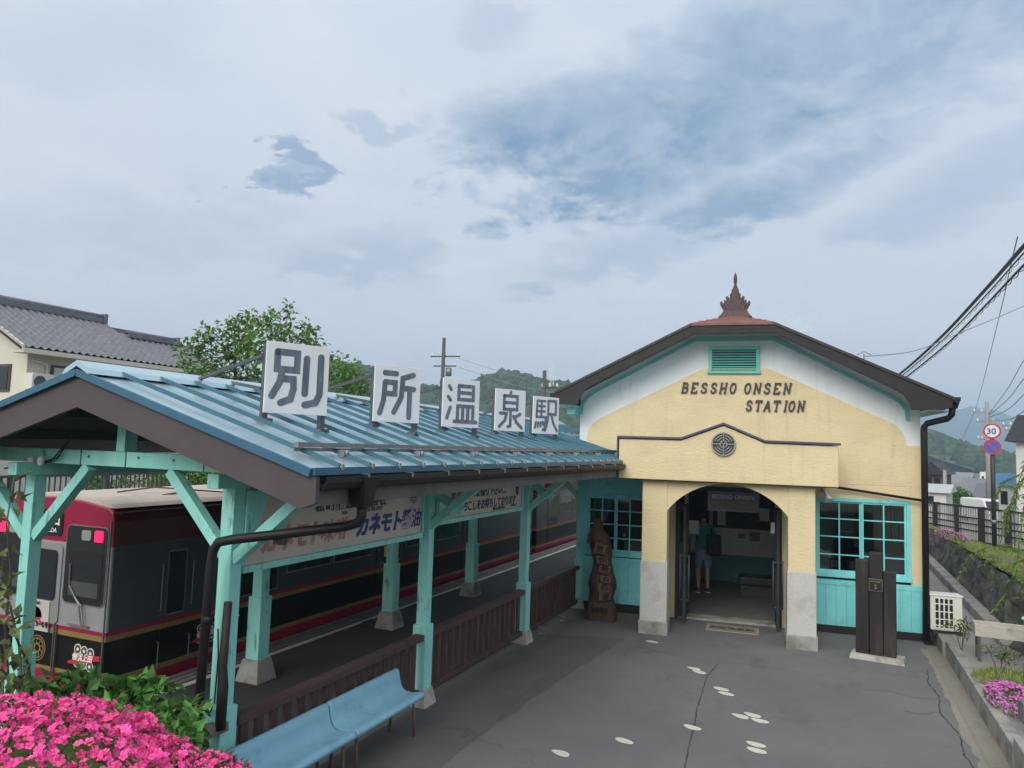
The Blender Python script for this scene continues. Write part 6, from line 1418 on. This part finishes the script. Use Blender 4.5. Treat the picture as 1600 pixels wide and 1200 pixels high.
def patch(name, label, m, cx, cy, z, rx, ry, n, ln, wd, cat, blos=0, seed=1, kind=None):
    rnd = random.Random(seed); t = thing(name, label, cat, (cx, cy, z)); b = MB(); f = MB()
    for _ in range(n):
        a, q = rnd.random()*2*PI, rnd.random()**.5; x, y = cx+rx*q*math.cos(a), cy+ry*q*math.sin(a); hh = .11*(1-q*q)
        leaf(b, Vector((x, y, z+hh*rnd.random())), Vector((rnd.uniform(-.6, .6), rnd.uniform(-.6, .6), 1)), rv(), ln*rnd.uniform(.6, 1.2), wd)
    b.build('foliage', m, t)
    for _ in range(blos):
        a, q = rnd.random()*2*PI, rnd.random()**.5; x, y = cx+rx*q*math.cos(a), cy+ry*q*math.sin(a)
        if noise.noise(Vector((x*6, y*6, 0))) < -.25: continue
        c = Vector((x, y, z+.11*(1-q*q)+.03+.03*rnd.random())); r_ = .017; vs = [c]; n = Vector((rnd.uniform(-.5, .5), rnd.uniform(-.8, .2), 1)).normalized(); u = n.cross(Vector((1, 0, 0))).normalized(); v = n.cross(u); ph = rnd.random()*6
        for k in range(10): th = 2*PI*k/10+ph; rr = r_*(1.15 if k % 2 == 0 else .6); vs.append(c+(u*math.cos(th)+v*math.sin(th))*rr)
        f.add(vs, [(0, k+1, (k+1) % 10+1) for k in range(10)])
    if blos: f.build('blossoms', 'phlox', t)
    return t
patch('moss_phlox', 'magenta moss phlox patch spilling over the kerb by the gate post', 'leafolive', 1.98, 10.45, .20, .30, .72, 900, .05, .012, 'flowers', 620, 3)
patch('ground_cover', 'bright green low cover plant behind the magenta flowers', 'grass', 2.12, 11.35, .19, .42, .50, 2200, .085, .010, 'plant', 0, 4)
patch('moss_phlox', 'purple phlox patch on top of the stone wall by the road fence', 'leafolive', 3.10, 23.6, .86, .35, 1.8, 700, .07, .02, 'flowers', 420, 5)
gb = MB(); rnd = random.Random(9)
for _ in range(9000):
    y = rnd.uniform(12.2, 27); t_ = rnd.random()**1.4; xe = max(3.4, 4.32-(y-23.5)*.34); x = 2.93+(xe-2.93)*t_; ht = min(1.06, .98-(y-17)*.014); z = ht+(.655-ht)*min(1, max(0, (x-3.02)/(xe-3.02))*1.25)
    leaf(gb, Vector((x, y, z)), Vector((rnd.uniform(-.8, .3), rnd.uniform(-.6, .6), rnd.uniform(.2, 1))), rv(), rnd.uniform(.05, .12), .014)
tag(gb.build('grass', 'grass'), kind='stuff')
vt = thing('wall_creeper', 'green plants hanging over the edge of the stone wall', 'plant', (2.85, 18.5, .9)); b = MB()
for _ in range(30):
    y = rnd.uniform(12.4, 23); c = Vector((2.84+rnd.uniform(-.05, .15), y, .95-(y-17)*.014+rnd.uniform(-.22, .1))); clump(b, c, .16, 26, .10, .035, .5)
b.build('foliage', 'leafolive', vt)

# ================================================================== POLES, WIRES, RIGHT BACKGROUND
def pole(name, label, x, yt, yb, d, r, m, arms, cat='utility pole', ext=0):
    t_ = at(x, yt, d); b_ = at(x, yb, d); zb = -1.8; t = thing(name, label, cat, (t_.x, t_.y, zb)); b = MB(); b.tube([(t_.x, t_.y, zb), (t_.x, t_.y, t_.z)], [r*1.25, r*.85], 10); b.build('shaft', m, t)
    for xa, xb, ya in arms:
        p, q = at(xa, ya, d), at(xb, ya, d); b = MB(); b.beam(p, q, .10, .10); ao = b.build('crossarm', m, t)
        for k in range(3):
            s_ = p.lerp(q, .06+.44*k); b = MB(); b.lathe([(.05, 0), (.07, .05), (.04, .09), (.06, .14), (.03, .2)], 8, tuple(s_+Vector((0, 0, .05)))); b.build('insulator', 'whitepaint', ao)
    return t
pole('utility_pole', 'tall concrete utility pole behind the round road signs', 1542, 628, 792, 60, .17, 'pole', ((1521, 1547, 644), (1526, 1554, 659), (1528, 1541, 686)))
pole('utility_pole', 'utility pole above the pale house', 1591, 655, 780, 52, .14, 'pole', ((1566, 1592, 665), (1570, 1612, 672)))
pole('utility_pole', 'short pale pole beside the far brown house', 1476, 734, 792, 58, .14, 'pole', ())
up = pole('utility_pole', 'dark pole with transformer behind the third roof sign', 694, 528, 640, 62, .17, 'wpole', ((673, 719, 557), (677, 713, 572)))
c = at(701, 581, 62); b = MB(); b.tube([c-Vector((0, 0, .35)), c+Vector((0, 0, .35))], .25, 10); b.build('transformer', 'steel', up)
pole('utility_pole', 'plain dark pole rising behind the last roof sign', 851, 579, 640, 40, .12, 'wpole', ((846, 872, 606),))
at_ = thing('radio_mast', 'white lattice radio mast on the wooded hill', 'mast', at(862, 606, 318)); b = MB(); p0 = at(862, 612, 318); H_ = 11.5
for sx in (-1, 1): b.tube([p0+RT*sx*.9, p0+RT*sx*.35+Vector((0, 0, H_))], .11, 5)
for k in range(10): z0, z1 = H_*k/10, H_*(k+1)/10; w0, w1 = .9-.055*k, .9-.055*(k+1); s_ = 1 if k % 2 else -1; b.tube([p0+RT*s_*w0+Vector((0, 0, z0)), p0-RT*s_*w1+Vector((0, 0, z1))], .07, 4); b.tube([p0-RT*w0+Vector((0, 0, z0)), p0+RT*w0+Vector((0, 0, z0))], .07, 4)
b.build('lattice', 'whitepaint', at_)
def wire(label, pts, r, m='wire', spiral=False, group=None):
    P = [at(*p) for p in pts]; Q = []
    if pts[0][0] > 1680: P.insert(0, P[0]+(P[0]-P[1])*3.5)      # runs on past the camera to a pole out of sight
    for i in range(len(P)-1):
        a0 = P[max(0, i-1)]; a1 = P[i]; a2 = P[i+1]; a3 = P[min(len(P)-1, i+2)]
        for k in range(8):
            t_ = k/8; Q.append(.5*((2*a1)+(a2-a0)*t_+(2*a0-5*a1+4*a2-a3)*t_*t_+(3*a1-a0-3*a2+a3)*t_**3))
    Q.append(P[-1]); b = MB(); b.tube(Q, r, 6)
    if spiral:
        S_ = []; L_ = 0
        for i in range(len(Q)-1):
            n = max(2, int((Q[i+1]-Q[i]).length/.08))
            for k in range(n): L_ += (Q[i+1]-Q[i]).length/n; S_.append(Q[i].lerp(Q[i+1], k/n)+Vector((math.sin(L_*9)*.03, math.cos(L_*7)*.02, math.cos(L_*9)*.045-.03)))
        b.tube(S_, r*.35, 4)
    return tag(b.build('overhead_cable', m), label, 'cable', group or 'overhead cables on the right')
wire('thickest black overhead cable, uppermost of the heavy bundle', ((1690, 285, 10), (1600, 384, 13), (1540, 452, 17), (1470, 527, 22), (1405, 585, 28), (1330, 642, 34)), .040)
wire('spiral wrapped black cable just below the thickest one', ((1690, 305, 10), (1600, 395, 13), (1540, 462, 17), (1470, 534, 22), (1408, 588, 28), (1330, 648, 34)), .016, spiral=True)
wire('lower wavy wrapped cable of the heavy pair', ((1690, 330, 10), (1600, 414, 13), (1540, 477, 17), (1480, 537, 21), (1415, 590, 27), (1340, 650, 34)), .024, spiral=True)
wire('thin cable rising from the roof bracket', ((1352, 557, 16), (1430, 548, 17), (1500, 520, 18), (1600, 478, 20), (1700, 430, 22)), .010, 'wirepale')
wire('steep thin wire falling to the short pale pole', ((1590, 370, 14), (1578, 420, 18), (1560, 500, 26), (1524, 640, 45), (1500, 692, 52), (1476, 736, 58)), .011)
for i, (y0, yr, l_) in enumerate(((646, 562, 'highest of the fan of wires leaving the tall pole'), (648, 592, 'second highest wire of the fan leaving the tall pole'), (652, 618, 'third wire of the fan leaving the tall pole'), (656, 645, 'lowest wire of the fan leaving the tall pole'))):
    wire(l_, ((1546, y0, 60), (1575, (y0*.46+yr*.54)+6, 48), (1605, yr-6, 36), (1680, yr-80+i*8, 26)), .020)
for i, (ya, yb, l_) in enumerate(((560, 606, 'upper thin wire running right from the transformer pole'), (574, 618, 'lower thin wire running right from the transformer pole'))):
    wire(l_, ((717, ya, 62), (760, ya+14, 58), (810, ya+29, 54), (890, yb, 50), (980, yb+20, 48)), .018, 'wirepale', group='wires behind the roof signs')
br = thing('cable_bracket', 'small wire bracket on the right roof slope', 'bracket', at(1350, 560, 13.6)); b = MB(); p = at(1350, 563, 13.6); b.tube([p-Vector((0, 0, .1)), p+Vector((0, 0, .12))], .012, 6); b.tube([p+Vector((-.12, 0, .1)), p+Vector((0, 0, .16)), p+Vector((.12, 0, .1))], .008, 5); b.build('bracket', 'steel', br)

hx = Vector((RT.x, RT.y, 0)).normalized(); hyv = Vector((FW.x, FW.y, 0)).normalized()
def far_house(name, label, x0, x1, yt, d, depth, roofh, wm_, rm, over=.4, wins=(), rdir='side', cat='house'):
    a, c_ = at(x0, yt, d), at(x1, yt, d); zt = (a.z+c_.z)/2; zb = -1.8; W = (c_-a).length; o_ = Vector((a.x, a.y, 0))
    t = thing(name, label, cat, (a.x, a.y, zb)); yv = Vector((a.x, a.y, 0)).normalized(); yv = (Matrix.Rotation(-R(7), 3, 'Z') @ yv); xv = Vector((yv.y, -yv.x, 0)); T = Matrix((xv, yv, Zv)).transposed().to_4x4(); T.translation = o_
    iv = BASE[t.name].inverted()
    def bb(nm, m, fn, par=t):
        b = MB(); fn(b); b.v = [T @ v for v in b.v]; return b.build(nm, m, par)
    bb('wall', wm_, lambda b: b.boxm(0, W, 0, depth, zb, zt))
    if rdir == 'side': bb('roof', rm, lambda b: b.add([(-over, -over, zt-.05), (W+over, -over, zt-.05), (W+over, depth+over, zt-.05), (-over, depth+over, zt-.05), (-over, depth/2, zt+roofh), (W+over, depth/2, zt+roofh)], [(0, 1, 5, 4), (3, 4, 5, 2), (0, 4, 3), (1, 2, 5), (0, 3, 2, 1)]))
    else: bb('roof', rm, lambda b: b.add([(-over, -over, zt-.05), (W+over, -over, zt-.05), (W+over, depth+over, zt-.05), (-over, depth+over, zt-.05), (W/2, -over, zt+roofh), (W/2, depth+over, zt+roofh)], [(0, 4, 5, 3), (1, 2, 5, 4), (0, 1, 4), (3, 5, 2), (0, 3, 2, 1)]))
    for (u0, u1, h0, h1) in wins:
        bb('window', 'darkglass_solid', lambda b: b.boxm(u0*W, u1*W, -.03, 0.02, zt-h1, zt-h0))
    return t
far_house('pale_house', 'pale rendered house with dark eaves beyond the round road signs', 1587, 1720, 690, 30, 7, 1.2, 'housewall2', 'browndark', .35, (), 'side')
ph_ = far_house('blue_roof_shed', 'low shed with a blue roof beside the pale house', 1560, 1586, 757, 34, 3, .5, 'housewall2', mat('shed_blue_roof', (.06, .19, .38), .5), .25, ((.1, .45, .3, .9),), 'side', 'shed')
far_house('brown_house', 'dark brown two storey house seen between downpipe and short pole', 1440, 1468, 740, 62, 7, 1.0, mat('brown_cladding', (.10, .075, .06), .8), 'browndark', .4, ((.25, .5, .3, 1.1), (.6, .9, .3, 1.1)), 'gable')
far_house('low_house', 'low house with pale verandah roof under the brown house', 1446, 1474, 768, 52, 4, .5, 'housewall2', mat('pale_sheet_roof', (.42, .44, .46), .5), .3, ((.1, .4, .3, 1.0),), 'side')
far_house('far_tower', 'white narrow building far down the valley', 1531, 1539, 738, 160, 3, .1, 'whitepaint', 'whitepaint', .05, ((.3, .7, .8, 1.4),), 'side', 'building')
for i, (x0, x1, y, d, l_) in enumerate(((1505, 1532, 762, 130, 'widest grey roofed house left of the white tower'), (1482, 1503, 755, 150, 'grey roofed house at the foot of the hill'), (1541, 1556, 768, 110, 'grey roofed house between tall pole and sign pole'), (1527, 1545, 776, 95, 'pale walled house behind the white van'), (1494, 1512, 748, 190, 'small distant house under the hill fields'))):
    far_house('distant_house', l_, x0, x1, y, d, 8, 1.6, 'housewall2', mat('far_roof_%d' % i, ((.16, .16, .18), (.2, .2, .21), (.13, .13, .15), (.12, .12, .13), (.22, .22, .24))[i], .6), .5, ((.15, .35, .5, 1.6), (.55, .8, .5, 1.6)))
# clipped trees by the far road
random.seed(5)
ft = thing('roadside_tree', 'dark green round tree beyond the road fence', 'tree', at(1498, 800, 62)); b = MB(); bs = MB()
for x, y, r_ in ((1490, 775, 9), (1500, 770, 9), (1510, 776, 9), (1495, 785, 10), (1508, 788, 10), (1486, 765, 6), (1520, 783, 6), (1482, 785, 8)):
    clump(b, at(x, y, 62), px_r(r_, 62), 260, .22, .14)
p = at(1498, 790, 62); bs.tube([(p.x, p.y, -1.8), (p.x, p.y, p.z)], .12, 6); b.build('crown', 'leafdark', ft); bs.build('trunk', 'bark', ft)
# white van
vn_p = at(1537, 812, 55); vn = thing('white_van', 'small white van parked on the far road, front towards us', 'van', (vn_p.x, vn_p.y, -1.7), math.atan2(hx.y, hx.x), world=False)
b = MB(); sec = [(-1.6, .35), (-1.62, .85), (-1.5, 1.05), (-1.15, 1.78), (-1.0, 1.86), (1.6, 1.86), (1.68, 1.7), (1.7, .35)]; b.prism([(p, q) for p, q in sec], (-.72, 0, 0), (0, 1, 0), bz, 1.44); b.build('body', 'whitepaint', vn, bevel=.06)
b = MB(); b.prism([(-1.50, 1.08), (-1.47, 1.06), (-1.14, 1.72), (-1.17, 1.74)], (-.62, -.02, 0), (0, 1, 0), bz, 1.24); b.build('windscreen', 'darkglass_solid', vn)
for s_ in (-1, 1):
    b = MB(); b.boxm(s_*.55-.12, s_*.55+.12, -1.66, -1.58, .72, .88); b.build('headlight', 'lampclear', vn)
    for yy in (-1.05, 1.1): b = MB(); b.beam((s_*.72-.08, yy, .28), (s_*.72+.08, yy, .28), .1, .1); b.v = []; b.f = []; b.mi = []; b.sm = []; b.lathe([(.0, -.09), (.28, -.09), (.28, .09), (0, .09)], 16); b.v = [Vector((s_*.66+v.z, yy+v.x, .28+v.y)) for v in b.v]; b.build('wheel', 'rubber', vn)
b = MB(); b.boxm(-.70, .70, -1.68, -1.6, .38, .55); b.build('bumper', 'acwhite', vn)

# ================================================================== HAZE
hz = MB().boxm(-2600, 2600, -1500, 2700, -3.0, 128); m = bpy.data.materials.new('valley_haze'); m.use_nodes = True; nt = m.node_tree; nt.nodes.clear()
o_ = nt.nodes.new('ShaderNodeOutputMaterial'); v_ = nt.nodes.new('ShaderNodeVolumePrincipled'); v_.inputs['Color'].default_value = (.56, .79, 1, 1); v_.inputs['Density'].default_value = .00080; v_.inputs['Anisotropy'].default_value = 0
nt.links.new(v_.outputs[0], o_.inputs['Volume'])
HAZE = True
if HAZE:
    h_ = hz.build('haze', m); tag(h_, kind='stuff')
